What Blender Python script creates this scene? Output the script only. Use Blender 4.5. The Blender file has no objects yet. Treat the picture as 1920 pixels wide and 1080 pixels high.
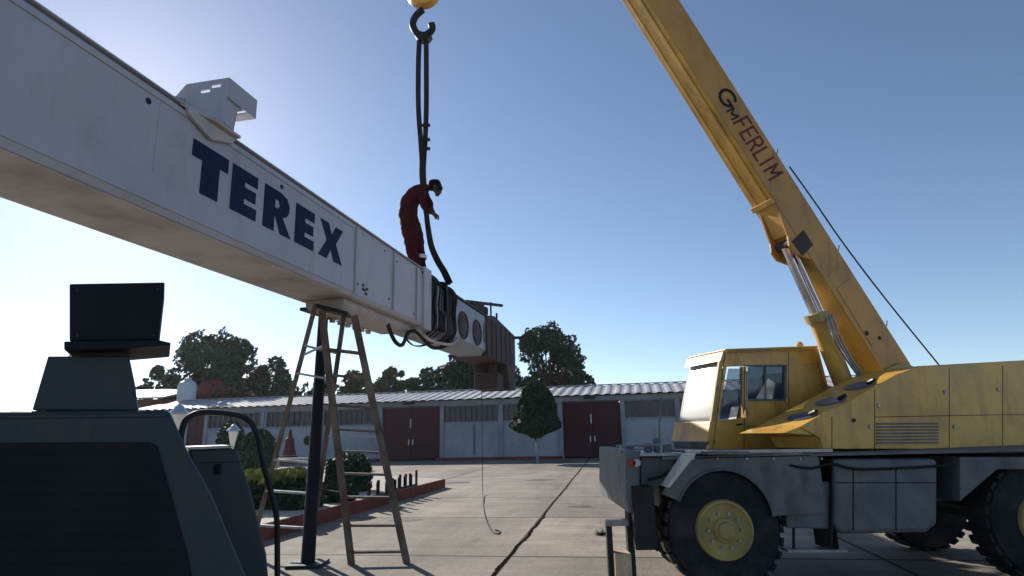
import bpy, bmesh, math, random
from mathutils import Vector, Matrix, noise
PI = math.pi
random.seed(7)
sc = bpy.context.scene

# ---------------------------------------------------------------- camera, sky, sun, exposure
F_PX, EYE = 1130.0, 1.65
PITCH, ROLL = math.radians(13.5), math.radians(1.3)
cF = Vector((0, math.cos(PITCH), math.sin(PITCH)))
_r0 = Vector((1, 0, 0)); _u0 = Vector((0, -math.sin(PITCH), math.cos(PITCH)))
cR = _r0*math.cos(ROLL) - _u0*math.sin(ROLL)
cU = _u0*math.cos(ROLL) + _r0*math.sin(ROLL)
CAM = Vector((0, 0, EYE))
cd = bpy.data.cameras.new('camera'); cam = bpy.data.objects.new('camera', cd)
sc.collection.objects.link(cam)
cd.sensor_width = 36; cd.lens = 36*F_PX/1920; cd.clip_start = 0.05; cd.clip_end = 3000
m3 = Matrix((cR, cU, -cF)).transposed()
cam.matrix_world = Matrix.Translation(CAM) @ m3.to_4x4()
sc.camera = cam

SUN = Vector((-0.527, 0.741, 0.435)).normalized()
SUN_EL = math.asin(SUN.z); SUN_AZ = math.atan2(SUN.x, SUN.y)
w = bpy.data.worlds.new('World'); sc.world = w; w.use_nodes = True
nt = w.node_tree; nt.nodes.clear()
sky = nt.nodes.new('ShaderNodeTexSky'); sky.sky_type = 'NISHITA'; sky.sun_disc = False
sky.sun_elevation = SUN_EL; sky.sun_rotation = SUN_AZ
sky.altitude = 2500; sky.air_density = 1.0; sky.dust_density = 1.25; sky.ozone_density = 1.5
bg = nt.nodes.new('ShaderNodeBackground'); bg.inputs['Strength'].default_value = 0.097
wo = nt.nodes.new('ShaderNodeOutputWorld')
nt.links.new(sky.outputs[0], bg.inputs[0]); nt.links.new(bg.outputs[0], wo.inputs[0])
sl = bpy.data.lights.new('sun', 'SUN'); sl.energy = 5.0; sl.angle = math.radians(0.5); sl.color = (1, 0.93, 0.82)
so = bpy.data.objects.new('sun', sl); sc.collection.objects.link(so)
so.rotation_euler = SUN.to_track_quat('Z', 'Y').to_euler(); so.location = (-30, 40, 30)
sc.view_settings.view_transform = 'Standard'; sc.view_settings.look = 'None'
sc.view_settings.exposure = 0.58; sc.view_settings.gamma = 1
sc.cycles.max_bounces = 6; sc.cycles.diffuse_bounces = 3; sc.cycles.glossy_bounces = 3
sc.cycles.transparent_max_bounces = 6; sc.cycles.transmission_bounces = 4

# ---------------------------------------------------------------- where things stand (rays of the real lens, met with real planes)
def ray(x, y): return cF + cR*((x-960)/F_PX) - cU*((y-540)/F_PX)
def ad(x, y, z): return CAM + ray(x, y)*z
def gnd(x, y, h=0.0):
    d = ray(x, y); return CAM + d*((h-EYE)/d.z)
def pl(x, y, P, n):
    d = ray(x, y); return CAM + d*((P-CAM).dot(n)/d.dot(n))
def yp(x, y, Y): return pl(x, y, Vector((0, Y, 0)), Vector((0, 1, 0)))
def V(*a): return Vector(a)

# ---------------------------------------------------------------- materials
MATS = {}
def mat(name, col, rough=.6, metal=0., var=.15, scale=3., dirt=None, dirt_amt=.35, dirt_scale=1.2, bump=.1, bscale=40., stretch=(1, 1, 1), streak=None, coat=0., spec=None):
    if name in MATS: return MATS[name]
    m = bpy.data.materials.new(name); m.use_nodes = True; MATS[name] = m
    t = m.node_tree; N = t.nodes; L = t.links
    b = N['Principled BSDF']; b.inputs['Metallic'].default_value = metal
    b.inputs['Specular IOR Level'].default_value = spec if spec is not None else (.12 if rough >= .8 else .5 if rough < .5 else .3)
    if coat: b.inputs['Coat Weight'].default_value = coat; b.inputs['Coat Roughness'].default_value = .15
    tc = N.new('ShaderNodeTexCoord'); mp = N.new('ShaderNodeMapping'); mp.inputs['Scale'].default_value = stretch
    L.new(tc.outputs['Object'], mp.inputs['Vector'])
    n1 = N.new('ShaderNodeTexNoise'); n1.inputs['Scale'].default_value = scale; n1.inputs['Detail'].default_value = 6
    L.new(mp.outputs[0], n1.inputs['Vector'])
    r1 = N.new('ShaderNodeMapRange'); r1.inputs[1].default_value = .3; r1.inputs[2].default_value = .7
    r1.inputs[3].default_value = 1-var; r1.inputs[4].default_value = 1+var
    L.new(n1.outputs[0], r1.inputs[0])
    mx = N.new('ShaderNodeMix'); mx.data_type = 'RGBA'; mx.blend_type = 'MULTIPLY'; mx.inputs[0].default_value = 1
    mx.inputs[6].default_value = (*col, 1); L.new(r1.outputs[0], mx.inputs[7])
    out = mx.outputs[2]
    def layer(out, colr, amt, sc_, strc, lo, hi):
        mp2 = N.new('ShaderNodeMapping'); mp2.inputs['Scale'].default_value = strc; mp2.inputs['Location'].default_value = (3.1, 1.7, 5.2)
        L.new(tc.outputs['Object'], mp2.inputs['Vector'])
        n2 = N.new('ShaderNodeTexNoise'); n2.inputs['Scale'].default_value = sc_; n2.inputs['Detail'].default_value = 8; n2.inputs['Roughness'].default_value = .62
        L.new(mp2.outputs[0], n2.inputs['Vector'])
        r2 = N.new('ShaderNodeMapRange'); r2.inputs[1].default_value = lo; r2.inputs[2].default_value = hi; r2.inputs[3].default_value = 0; r2.inputs[4].default_value = amt
        L.new(n2.outputs[0], r2.inputs[0])
        m2 = N.new('ShaderNodeMix'); m2.data_type = 'RGBA'; m2.inputs[7].default_value = (*colr, 1)
        L.new(r2.outputs[0], m2.inputs[0]); L.new(out, m2.inputs[6])
        return m2.outputs[2]
    if dirt: out = layer(out, dirt, dirt_amt, dirt_scale, stretch, .45, .7)
    if streak: out = layer(out, streak[0], streak[1], streak[2], streak[3], .52, .7)
    L.new(out, b.inputs['Base Color'])
    rr = N.new('ShaderNodeMapRange'); rr.inputs[1].default_value = .3; rr.inputs[2].default_value = .7
    rr.inputs[3].default_value = max(.03, rough-.1); rr.inputs[4].default_value = min(1, rough+.1)
    L.new(n1.outputs[0], rr.inputs[0]); L.new(rr.outputs[0], b.inputs['Roughness'])
    if bump:
        n3 = N.new('ShaderNodeTexNoise'); n3.inputs['Scale'].default_value = bscale; n3.inputs['Detail'].default_value = 4
        L.new(tc.outputs['Object'], n3.inputs['Vector'])
        bp_ = N.new('ShaderNodeBump'); bp_.inputs['Strength'].default_value = bump; bp_.inputs['Distance'].default_value = .02
        L.new(n3.outputs[0], bp_.inputs['Height']); L.new(bp_.outputs[0], b.inputs['Normal'])
    return m

M_white = mat('white_boom_paint', (.42, .41, .46), .42, var=.06, scale=1.5, dirt=(.30, .26, .25), dirt_amt=.3, dirt_scale=1.6, bump=.04, streak=((.24, .17, .13), .3, 5, (1, 1, .25)))
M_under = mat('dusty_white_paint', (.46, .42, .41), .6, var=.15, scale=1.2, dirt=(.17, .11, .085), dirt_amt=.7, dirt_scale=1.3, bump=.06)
M_navy = mat('navy_lettering', (.008, .013, .055), .6, var=.15, scale=6, bump=0, dirt=(.05, .06, .1), dirt_amt=.2, dirt_scale=9)
M_grey2 = mat('grey_blue_paint', (.25, .28, .33), .45, var=.12, scale=2, dirt=(.13, .10, .09), dirt_amt=.75, dirt_scale=2.4, bump=.06)
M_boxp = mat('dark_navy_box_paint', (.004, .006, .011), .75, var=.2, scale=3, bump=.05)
M_yboom = mat('weathered_shaded_boom_yellow', (.50, .25, .045), .42, var=.14, scale=1.6, dirt=(.26, .13, .05), dirt_amt=.6, dirt_scale=1.5, bump=.05, streak=((.12, .05, .025), .5, 4, (1, 1, .3)))  # darker base paints in the boom side's shade; dirt and streaks are wear
M_rust = mat('rusty_brown_steel', (.068, .052, .052), .75, var=.3, scale=3, dirt=(.05, .035, .03), dirt_amt=.8, dirt_scale=2, bump=.25, stretch=(2, 2, .35))
M_navy.node_tree.nodes['Principled BSDF'].inputs['Specular IOR Level'].default_value = .15
M_black = mat('black_steel', (.010, .011, .014), .55, var=.3, scale=5, dirt=(.03, .022, .018), dirt_amt=.4, dirt_scale=6, bump=.1)
M_rubber = mat('rubber', (.022, .024, .027), .8, var=.3, scale=6, dirt=(.09, .08, .07), dirt_amt=.45, dirt_scale=3, bump=.2)
M_web = mat('black_webbing', (.012, .012, .014), .65, var=.3, scale=20, bump=.3, bscale=120)
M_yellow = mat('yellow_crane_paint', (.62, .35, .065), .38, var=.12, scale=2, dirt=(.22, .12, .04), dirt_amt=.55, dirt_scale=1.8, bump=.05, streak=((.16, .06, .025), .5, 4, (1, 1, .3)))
M_yel_d = mat('faded_yellow_paint', (.40, .30, .10), .55, var=.2, scale=3, dirt=(.12, .09, .05), dirt_amt=.6, dirt_scale=3, bump=.1)
M_chas = mat('dusty_chassis_paint', (.12, .13, .14), .6, var=.25, scale=3, dirt=(.19, .165, .14), dirt_amt=.75, dirt_scale=2.2, bump=.2, streak=((.035, .03, .028), .7, 3.5, (1, 1, .35)))
M_chrome = mat('chrome_rod', (.62, .60, .66), .18, metal=1., var=.08, scale=8, bump=.03)
M_steel = mat('grey_steel', (.32, .32, .33), .4, metal=.6, var=.2, scale=5, dirt=(.12, .08, .05), dirt_amt=.5, dirt_scale=5)
M_red_l = mat('faded_red_lettering', (.17, .020, .020), .6, var=.3, scale=8, bump=0)
M_blk_l = mat('black_lettering', (.015, .015, .02), .6, var=.2, scale=8, bump=0)
M_mgreen = mat('dark_green_machine_paint', (.024, .037, .044), .5, var=.2, scale=1.6, dirt=(.055, .055, .05), dirt_amt=.55, dirt_scale=2.2, bump=.12, bscale=9, streak=((.05, .045, .04), .5, 14, (1, 1, .2)))
M_wood = mat('weathered_wood', (.12, .085, .065), .8, var=.35, scale=6, dirt=(.24, .21, .18), dirt_amt=.6, dirt_scale=7, bump=.4, stretch=(1, 1, .3))
M_block = mat('pale_wood', (.50, .38, .24), .8, var=.25, scale=8, bump=.3)
M_wall = mat('pale_blue_wall_paint', (.35, .385, .43), .85, var=.08, scale=.7, dirt=(.17, .19, .22), dirt_amt=.5, dirt_scale=.6, bump=.05, streak=((.18, .17, .17), .4, .8, (1, 1, .25)))
M_beam = mat('grey_concrete_beam', (.28, .29, .32), .85, var=.12, scale=1, dirt=(.2, .2, .22), dirt_amt=.5, dirt_scale=1)
M_reddoor = mat('oxblood_door_paint', (.055, .014, .020), .55, var=.15, scale=1, dirt=(.06, .02, .02), dirt_amt=.5, dirt_scale=1.4, bump=.05)
M_frame = mat('window_frame_paint', (.10, .10, .12), .6)
M_redbrick = mat('dark_red_masonry', (.16, .05, .045), .85, var=.25, scale=4, bump=.3)
M_kerb = mat('red_kerb_paint', (.17, .048, .038), .8, var=.25, scale=4, dirt=(.2, .12, .1), dirt_amt=.5, dirt_scale=3, bump=.2)
M_leaf = mat('dark_tree_leaf', (.024, .052, .030), .65, var=.5, scale=.35, bump=0)
M_leaf2 = mat('olive_tree_leaf', (.075, .085, .03), .65, var=.4, scale=.4, bump=0)
M_leaf3 = mat('topiary_leaf', (.028, .055, .030), .7, var=.4, scale=2, bump=0)
M_leafy = mat('yellow_green_leaf', (.20, .22, .05), .65, var=.35, scale=3, bump=0)
M_flower = mat('pale_lilac_leaf', (.33, .31, .36), .7, var=.3, scale=8, bump=0)
M_bark = mat('bark', (.07, .05, .035), .9, var=.35, scale=5, bump=.6)
M_suit = mat('red_coverall_cloth', (.05, .010, .012), .85, var=.35, scale=7, dirt=(.04, .012, .018), dirt_amt=.5, dirt_scale=5, bump=.5, bscale=18)
M_skin = mat('skin', (.09, .045, .032), .6, var=.08, scale=10, bump=0)
M_hair = mat('black_hair', (.006, .006, .006), .85, var=.3, scale=30, bump=.5, bscale=80)
M_refl = mat('silver_reflective_tape', (.55, .56, .58), .35, metal=.3)
M_lampw = mat('white_lamp_glass', (.72, .68, .60), .3, var=.06, bump=0)
M_lampc = mat('pale_lamp_metal', (.45, .50, .58), .25, metal=.5, var=.1)
M_rope = mat('thin_rope_fibre', (.06, .055, .05), .9)
M_tank = mat('white_tank_plastic', (.50, .52, .56), .5, var=.1)
M_orange = mat('faded_red_plastic', (.36, .05, .035), .6, var=.2, scale=4)
M_cone = mat('dull_red_plastic', (.10, .022, .022), .7, var=.25, scale=4)
M_weed = mat('dry_weed', (.05, .05, .035), .9, var=.4, scale=12)

def glassy(name, col, rough, alpha):
    m = bpy.data.materials.new(name); m.use_nodes = True; N = m.node_tree.nodes; L = m.node_tree.links
    b = N['Principled BSDF']; b.inputs['Base Color'].default_value = (*col, 1); b.inputs['Roughness'].default_value = rough
    b.inputs['Specular IOR Level'].default_value = .8
    tr = N.new('ShaderNodeBsdfTransparent'); tr.inputs[0].default_value = (.75, .8, .85, 1)
    mx = N.new('ShaderNodeMixShader'); mx.inputs[0].default_value = alpha
    L.new(tr.outputs[0], mx.inputs[1]); L.new(b.outputs[0], mx.inputs[2]); L.new(mx.outputs[0], N['Material Output'].inputs[0])
    return m
M_glass = glassy('blue_tinted_glass', (.03, .06, .10), .08, .45)
M_wind = glassy('dusty_windscreen_glass', (.45, .45, .43), .27, .9)
M_wind.node_tree.nodes['Principled BSDF'].inputs['Specular IOR Level'].default_value = 1.0
M_wpane = mat('dark_window_pane', (.030, .030, .045), .25, var=.5, scale=.9, dirt=(.10, .075, .07), dirt_amt=.6, dirt_scale=.8, bump=.05, bscale=2)

def ground_mat():
    m = bpy.data.materials.new('concrete_yard'); m.use_nodes = True; N = m.node_tree.nodes; L = m.node_tree.links
    b = N['Principled BSDF']; b.inputs['Roughness'].default_value = .85; b.inputs['Specular IOR Level'].default_value = .2
    tc = N.new('ShaderNodeTexCoord')
    mp = N.new('ShaderNodeMapping'); mp.inputs['Rotation'].default_value = (0, 0, math.radians(8.9)); mp.inputs['Location'].default_value = (1.477, -12.65, 0)
    L.new(tc.outputs['Object'], mp.inputs[0])
    br = N.new('ShaderNodeTexBrick'); br.offset = 0; br.squash = 1; br.inputs['Scale'].default_value = 1
    br.inputs['Brick Width'].default_value = 4.6; br.inputs['Row Height'].default_value = 3.72; br.inputs['Mortar Size'].default_value = .04
    br.inputs['Mortar Smooth'].default_value = .3; br.inputs['Bias'].default_value = 0
    br.inputs['Color1'].default_value = (.275, .240, .20, 1); br.inputs['Color2'].default_value = (.225, .198, .168, 1); br.inputs['Mortar'].default_value = (.05, .042, .035, 1)
    nz = N.new('ShaderNodeTexNoise'); nz.inputs['Scale'].default_value = 1.3; nz.inputs['Detail'].default_value = 5
    L.new(mp.outputs[0], nz.inputs[0])
    ma = N.new('ShaderNodeMix'); ma.data_type = 'RGBA'; ma.inputs[0].default_value = .035
    L.new(mp.outputs[0], ma.inputs[6]); L.new(nz.outputs[1], ma.inputs[7]); L.new(ma.outputs[2], br.inputs['Vector'])
    cur = br.outputs[0]
    def mul(cur, scale, lo, hi, st, det=8, thr=(.35, .65)):
        mpp = N.new('ShaderNodeMapping'); mpp.inputs['Scale'].default_value = st; L.new(mp.outputs[0], mpp.inputs[0])
        n = N.new('ShaderNodeTexNoise'); n.inputs['Scale'].default_value = scale; n.inputs['Detail'].default_value = det; n.inputs['Roughness'].default_value = .65
        L.new(mpp.outputs[0], n.inputs[0])
        r = N.new('ShaderNodeMapRange'); r.inputs[1].default_value = thr[0]; r.inputs[2].default_value = thr[1]; r.inputs[3].default_value = lo; r.inputs[4].default_value = hi
        L.new(n.outputs[0], r.inputs[0])
        x = N.new('ShaderNodeMix'); x.data_type = 'RGBA'; x.blend_type = 'MULTIPLY'; x.inputs[0].default_value = 1
        L.new(cur, x.inputs[6]); L.new(r.outputs[0], x.inputs[7]); return x.outputs[2]
    cur = mul(cur, .35, .78, 1.18, (1, 1, 1)); cur = mul(cur, 1.5, .82, 1.14, (.35, 1.6, 1)); cur = mul(cur, 14, .85, 1.12, (1, 1, 1))
    cur = mul(cur, .8, .62, 1.0, (1, 1, 1), 10, (.28, .40)); cur = mul(cur, .22, .70, 1.08, (2.2, .35, 1), 6, (.38, .56)); cur = mul(cur, 3.2, .70, 1.0, (1, 1, 1), 3, (.24, .30))
    L.new(cur, b.inputs['Base Color'])
    n = N.new('ShaderNodeTexNoise'); n.inputs['Scale'].default_value = 25; n.inputs['Detail'].default_value = 6; L.new(tc.outputs['Object'], n.inputs[0])
    bp_ = N.new('ShaderNodeBump'); bp_.inputs['Strength'].default_value = .35; bp_.inputs['Distance'].default_value = .02
    L.new(n.outputs[0], bp_.inputs['Height']); L.new(bp_.outputs[0], b.inputs['Normal'])
    return m
M_ground = ground_mat()
M_path = mat('pale_path_concrete', (.40, .37, .33), .85, var=.12, scale=1.5, dirt=(.25, .22, .19), dirt_amt=.4, dirt_scale=2, bump=.2)

def roof_mat():
    m = mat('galvanised_roof_sheet', (.38, .38, .40), .6, metal=.1, var=.15, scale=.6, dirt=(.25, .22, .2), dirt_amt=.4, dirt_scale=.7, bump=0)
    return m
M_roof = roof_mat()

# ---------------------------------------------------------------- object helpers
COL = sc.collection
def org(o):
    v = Vector((0, 0, 0))
    while o is not None: v += o.location; o = o.parent
    return v
class MB:
    def __init__(s): s.v = []; s.f = []
    def add(s, vs, fs):
        k = len(s.v); s.v += [Vector(x) for x in vs]; s.f += [tuple(i+k for i in f) for f in fs]; return s
    def box(s, c, size, rz=0, R=None):
        c = Vector(c); R = R or Matrix.Rotation(rz, 3, 'Z'); hx, hy, hz = [a/2 for a in size]
        vs = [c + R @ Vector((x*hx, y*hy, z*hz)) for x in (-1, 1) for y in (-1, 1) for z in (-1, 1)]
        return s.add(vs, [(0,1,3,2),(4,6,7,5),(0,4,5,1),(2,3,7,6),(0,2,6,4),(1,5,7,3)])
    def prism(s, prof, off):
        off = Vector(off); n = len(prof); vs = [Vector(p) for p in prof] + [Vector(p)+off for p in prof]
        return s.add(vs, [tuple(range(n))[::-1], tuple(range(n, 2*n))] + [(i, (i+1) % n, n+(i+1) % n, n+i) for i in range(n)])
    def bar(s, a, b, w_, h_, up=None):
        a = Vector(a); b = Vector(b); d = (b-a); L = d.length; d.normalize()
        up = Vector(up) if up is not None else (Vector((0, 0, 1)) if abs(d.z) < .95 else Vector((0, 1, 0)))
        x = d.cross(up).normalized(); u = x.cross(d)
        R = Matrix((x, d, u)).transposed()
        return s.box((a+b)/2, (w_, L, h_), R=R)
    def tube(s, pts, r, seg=10, closed=False, cap=True):
        pts = [Vector(p) for p in pts]; n = len(pts); rs = r if isinstance(r, (list, tuple)) else [r]*n
        prev = None; base = len(s.v); k = len(s.v)
        for i, p in enumerate(pts):
            if closed: d = pts[(i+1) % n]-pts[i-1]
            else: d = pts[min(i+1, n-1)]-pts[max(i-1, 0)]
            d.normalize()
            if prev is None:
                a = Vector((0, 0, 1)) if abs(d.z) < .9 else Vector((1, 0, 0)); x = d.cross(a).normalized()
            else:
                x = (prev - d*prev.dot(d)).normalized()
            prev = x; y = d.cross(x)
            for j in range(seg):
                t = 2*PI*j/seg; s.v.append(p + (x*math.cos(t)+y*math.sin(t))*rs[i])
        for i in range(n if closed else n-1):
            i2 = (i+1) % n
            for j in range(seg):
                j2 = (j+1) % seg; s.f.append((k+i*seg+j, k+i*seg+j2, k+i2*seg+j2, k+i2*seg+j))
        if cap and not closed:
            s.f.append(tuple(k+j for j in range(seg))[::-1]); s.f.append(tuple(k+(n-1)*seg+j for j in range(seg)))
        return s
    def lathe(s, prof, c, axis=(0, 0, 1), seg=20):
        c = Vector(c); a = Vector(axis).normalized(); q = a.orthogonal().normalized(); y = a.cross(q); k = len(s.v); n = len(prof)
        for (r, h) in prof:
            for j in range(seg):
                t = 2*PI*j/seg; s.v.append(c + a*h + (q*math.cos(t)+y*math.sin(t))*max(r, 1e-4))
        for i in range(n-1):
            for j in range(seg):
                j2 = (j+1) % seg; s.f.append((k+i*seg+j, k+i*seg+j2, k+(i+1)*seg+j2, k+(i+1)*seg+j))
        s.f.append(tuple(k+j for j in range(seg))[::-1]); s.f.append(tuple(k+(n-1)*seg+j for j in range(seg)))
        return s
    def build(s, name, m, parent=None, bev=0, smooth=False, loc=None):
        me = bpy.data.meshes.new(name)
        o = bpy.data.objects.new(name, me); COL.objects.link(o)
        if parent is not None: o.parent = parent; base = org(parent)
        else:
            base = Vector(loc) if loc is not None else Vector((0, 0, 0)); o.location = base
        me.from_pydata([tuple(v-base) for v in s.v], [], s.f); me.update()
        bm = bmesh.new(); bm.from_mesh(me); bmesh.ops.recalc_face_normals(bm, faces=bm.faces); bm.to_mesh(me); bm.free()
        me.materials.append(m)
        if bev:
            md = o.modifiers.new('bevel', 'BEVEL'); md.width = bev; md.segments = 2; md.limit_method = 'ANGLE'; md.angle_limit = .6
        if smooth:
            for p in me.polygons: p.use_smooth = True
            try: me.set_sharp_from_angle(angle=math.radians(38))
            except Exception: pass
        return o
def bake(o):
    dg = bpy.context.evaluated_depsgraph_get(); dg.update()
    me = bpy.data.meshes.new_from_object(o.evaluated_get(dg)); old = o.data; o.modifiers.clear(); o.data = me
    me.name = old.name; return o
def cut(o, mb):
    c = mb.build('cutter', M_black, None); md = o.modifiers.new('b', 'BOOLEAN'); md.object = c; md.operation = 'DIFFERENCE'; md.solver = 'EXACT'
    bake(o); bpy.data.objects.remove(c, do_unlink=True); return o
def tag(o, label=None, cat=None, group=None, kind=None):
    if label: o['label'] = label
    if cat: o['category'] = cat
    if group: o['group'] = group
    if kind: o['kind'] = kind
    return o
def thing(name, loc, label, cat, group=None):
    o = bpy.data.objects.new(name, None); o.empty_display_size = .2; COL.objects.link(o); o.location = Vector(loc)
    return tag(o, label, cat, group)
def struct(mb, name, m, label, cat, **k):
    return tag(mb.build(name, m, None, **k), label, cat, kind='structure')
def smooth_path(pts, n=8):
    pts = [Vector(p) for p in pts]; P = [pts[0]] + pts + [pts[-1]]; out = []
    for i in range(1, len(P)-2):
        for j in range(n):
            t = j/n; a, b, c, d = P[i-1], P[i], P[i+1], P[i+2]
            out.append(.5*((2*b)+(c-a)*t+(2*a-5*b+4*c-d)*t*t+(3*b-a-3*c+d)*t**3))
    out.append(pts[-1]); return out
def ribbon(mb, pts, w_, th, side):
    side = Vector(side).normalized(); pts = [Vector(p) for p in pts]; n = len(pts); vs = []
    for i, p in enumerate(pts):
        d = (pts[min(i+1, n-1)]-pts[max(i-1, 0)]).normalized(); sd = (side-d*side.dot(d)).normalized(); nn = d.cross(sd)
        ww = w_[i] if isinstance(w_, list) else w_
        for a, b in ((-1, -1), (1, -1), (1, 1), (-1, 1)): vs.append(p+sd*(a*ww/2)+nn*(b*th/2))
    fs = [(0, 1, 2, 3), tuple((n-1)*4+j for j in (3, 2, 1, 0))]
    for i in range(n-1):
        for j in range(4): fs.append((i*4+j, i*4+(j+1) % 4, (i+1)*4+(j+1) % 4, (i+1)*4+j))
    return mb.add(vs, fs)

# ---------------------------------------------------------------- ground, path, kerb
g = MB().add([(-400, -60, 0), (400, -60, 0), (400, 700, 0), (-400, 700, 0)], [(0, 1, 2, 3)])
struct(g, 'ground', M_ground, 'sunlit grey concrete slab yard with dark joints', 'ground')
# the wide, weedy main joint
a = gnd(980, 1015); b = gnd(1085, 885); dj = (b-a).normalized(); sj = V(dj.y, -dj.x, 0); mb = MB(); vs = []
N_ = 420
for i in range(N_+1):
    t = -5 + 24*i/N_; p = a+dj*t + sj*(.02*math.sin(t*.9)+.03*noise.noise(V(t*1.3, 0, 0))+.02*noise.noise(V(t*6, 0, 3)))
    ww = .012+.022*abs(noise.noise(V(t*5.3, 5, 0)))+(.012 if t < 3 else 0)
    vs += [p-sj*ww+V(0, 0, .004), p+sj*ww*(1+.5*noise.noise(V(t*4, 9, 0)))+V(0, 0, .004)]
mb.add(vs, [(2*i, 2*i+1, 2*i+3, 2*i+2) for i in range(N_)])
struct(mb, 'ground_joint', mat('dark_joint_soil', (.016, .013, .010), 1.0, var=.4, scale=12, bump=.0, spec=0.), 'wide dark cracked joint running towards the camera', 'joint')
kA = gnd(835, 914); kB = gnd(593, 985); kd = (kA-kB).normalized(); kn = V(kd.y, -kd.x, 0)   # kn points to the yard side (right)
if kn.x < 0: kn = -kn
kC = kB-kd*9
KH = .26
mb = MB().prism([kC+V(0, 0, 0), kA+V(0, 0, 0), kA+V(0, 0, KH), kC+V(0, 0, KH)], -kn*.035)
struct(mb, 'kerb', M_kerb, 'red painted kerb beside the garden path', 'kerb', bev=.012)
mb = MB().prism([kC-kn*.036, kA-kn*.036-kd*.02, kA-kn*4.5-kd*.02+V(-1, 4, 0), kA-kn*22+V(-1, 4, 0), kC-kn*22], V(0, 0, KH+.004))
struct(mb, 'garden_path', M_path, 'raised pale concrete path behind the red kerb', 'path')

sm_ = mat('dark_oil_stain', (.11, .095, .08), .6, var=.3, scale=9, bump=0, spec=.2)
rs = random.Random(21)
for k_, (x_, y_, r_) in enumerate(((860, 905, .35), (760, 975, .22), (1090, 950, .18), (1010, 900, .3))):
    c_ = gnd(x_, y_); n_ = 26; vs = [c_+V(math.cos(2*PI*i/n_)*r_*1.6*(1+.45*noise.noise(V(math.cos(2*PI*i/n_)*1.5, math.sin(2*PI*i/n_)*1.5, k_*3))), math.sin(2*PI*i/n_)*r_*(1+.45*noise.noise(V(math.cos(2*PI*i/n_)*2, k_*7, math.sin(2*PI*i/n_)*2))), .004) for i in range(n_)]
    struct(MB().add(vs, [tuple(range(n_))]), 'oil_stain', sm_, 'dark stain on the concrete yard', 'stain')

# ---------------------------------------------------------------- foliage helpers
def leaf_cloud(mb, blobs, n, size, flat=1.0, seed=0, shell=.55):
    rnd = random.Random(seed); tot = sum(b[1]**2 for b in blobs)
    for c, r, sz in blobs:
        for _ in range(int(n*r*r/tot)):
            while True:
                d = Vector((rnd.uniform(-1, 1), rnd.uniform(-1, 1), rnd.uniform(-1, 1)))
                if .05 < d.length <= 1: break
            d = d.normalized()*(d.length**(1-shell))
            nn = noise.noise(Vector(c)*.7+d*2.2)
            if nn < -.24: continue
            p = Vector(c)+Vector((d.x*r, d.y*r, d.z*r*sz))*(1+.3*nn)
            q = Vector((rnd.gauss(0, 1), rnd.gauss(0, 1), rnd.gauss(0, 1))).normalized(); t = q.orthogonal().normalized(); u = q.cross(t)
            s_ = size*rnd.uniform(.6, 1.3); k = len(mb.v)
            mb.v += [p-t*s_*.5, p+u*s_*.3*flat, p+t*s_*.5, p-u*s_*.3*flat]; mb.f.append((k, k+1, k+2, k+3))
def tree(name, base, H, crown_w, n, size, label, m, seed, group='trees behind the warehouse', low=.25, shape=None):
    rnd = random.Random(seed); base = Vector(base); r = thing(name, base, label, 'tree', group)
    tr = MB(); top = base+V(rnd.uniform(-.4, .4), 0, H*.62); tr.tube([base, base+V(.1, 0, H*.3), top], [.028*H+.05, .02*H+.04, .06], 8)
    blobs = []
    nb = shape if shape else int(18+crown_w*2.2)
    for i in range(nb):
        aa = rnd.uniform(0, 2*PI); hh = rnd.uniform(.08, .93); rad = crown_w*.5*math.sqrt(rnd.random())*(1-.55*max(0, hh-.55)/.45)*.95
        c = base+V(math.cos(aa)*rad*1.05, math.sin(aa)*rad*.7, H*hh); rr = crown_w*rnd.uniform(.10, .19)
        blobs.append((c, rr, rnd.uniform(.75, 1.1)))
        s0 = base+V(0, 0, H*rnd.uniform(.2, .5)); tr.tube([s0, (s0+c)/2+V(0, 0, .2), c], [.012*H+.02, .01*H, .02], 6)
    for i in range(int(nb*1.3)):
        b0 = rnd.choice(blobs); d = Vector((rnd.gauss(0, 1), rnd.gauss(0, .7), rnd.gauss(.35, .8))).normalized()
        blobs.append((b0[0]+d*b0[1]*1.05, b0[1]*rnd.uniform(.3, .5), 1))
    tr.build('trunk', M_bark, r, smooth=True)
    cr = MB(); leaf_cloud(cr, blobs, int(n*3), size*.72, seed=seed); cr.build('crown', m, r)
    return r

def tree_px(name, cx, top, wpx, dist, label, m, n, seed, low=.25, size=.5):
    base = yp(cx, 820, dist); base.z = 0; T = yp(cx, top, dist); s_ = ray(cx, 760).y
    W = wpx*1.15/F_PX*dist
    tree(name, base, T.z, W, n, size, label, m, seed, low=low)
tree_px('broadleaf_tree', 392, 614, 150, 58, 'largest dark broadleaf tree left of the ladder behind the red roof', M_leaf, 7000, 11, .3, .55)
tree_px('broadleaf_tree', 303, 680, 62, 60, 'small dark tree left of the largest dark tree, above the white roof', M_leaf, 2200, 12, .25)
tree_px('broadleaf_tree', 507, 668, 74, 58, 'round dark tree just left of the ladder behind the grey roof', M_leaf, 3000, 13, .3)
tree_px('broadleaf_tree', 440, 684, 150, 64, 'low dark tree filling the gap between the two bigger dark trees', M_leaf, 5000, 14, .1)
tree_px('broadleaf_tree', 262, 700, 36, 62, 'little dark tree at the far left above the green machine', M_leaf, 900, 15, .2)
tree_px('broadleaf_tree', 560, 716, 40, 66, 'low sparse shrubby tree seen through the left side of the ladder', M_leaf, 500, 16, .2)
tree_px('broadleaf_tree', 665, 700, 84, 60, 'brownish low tree seen through the ladder behind the warehouse', M_leaf2, 2600, 17, .2)
tree_px('broadleaf_tree', 732, 680, 56, 62, 'olive green tree right of the ladder with a pointed top', M_leaf2, 2400, 18, .25)
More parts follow.
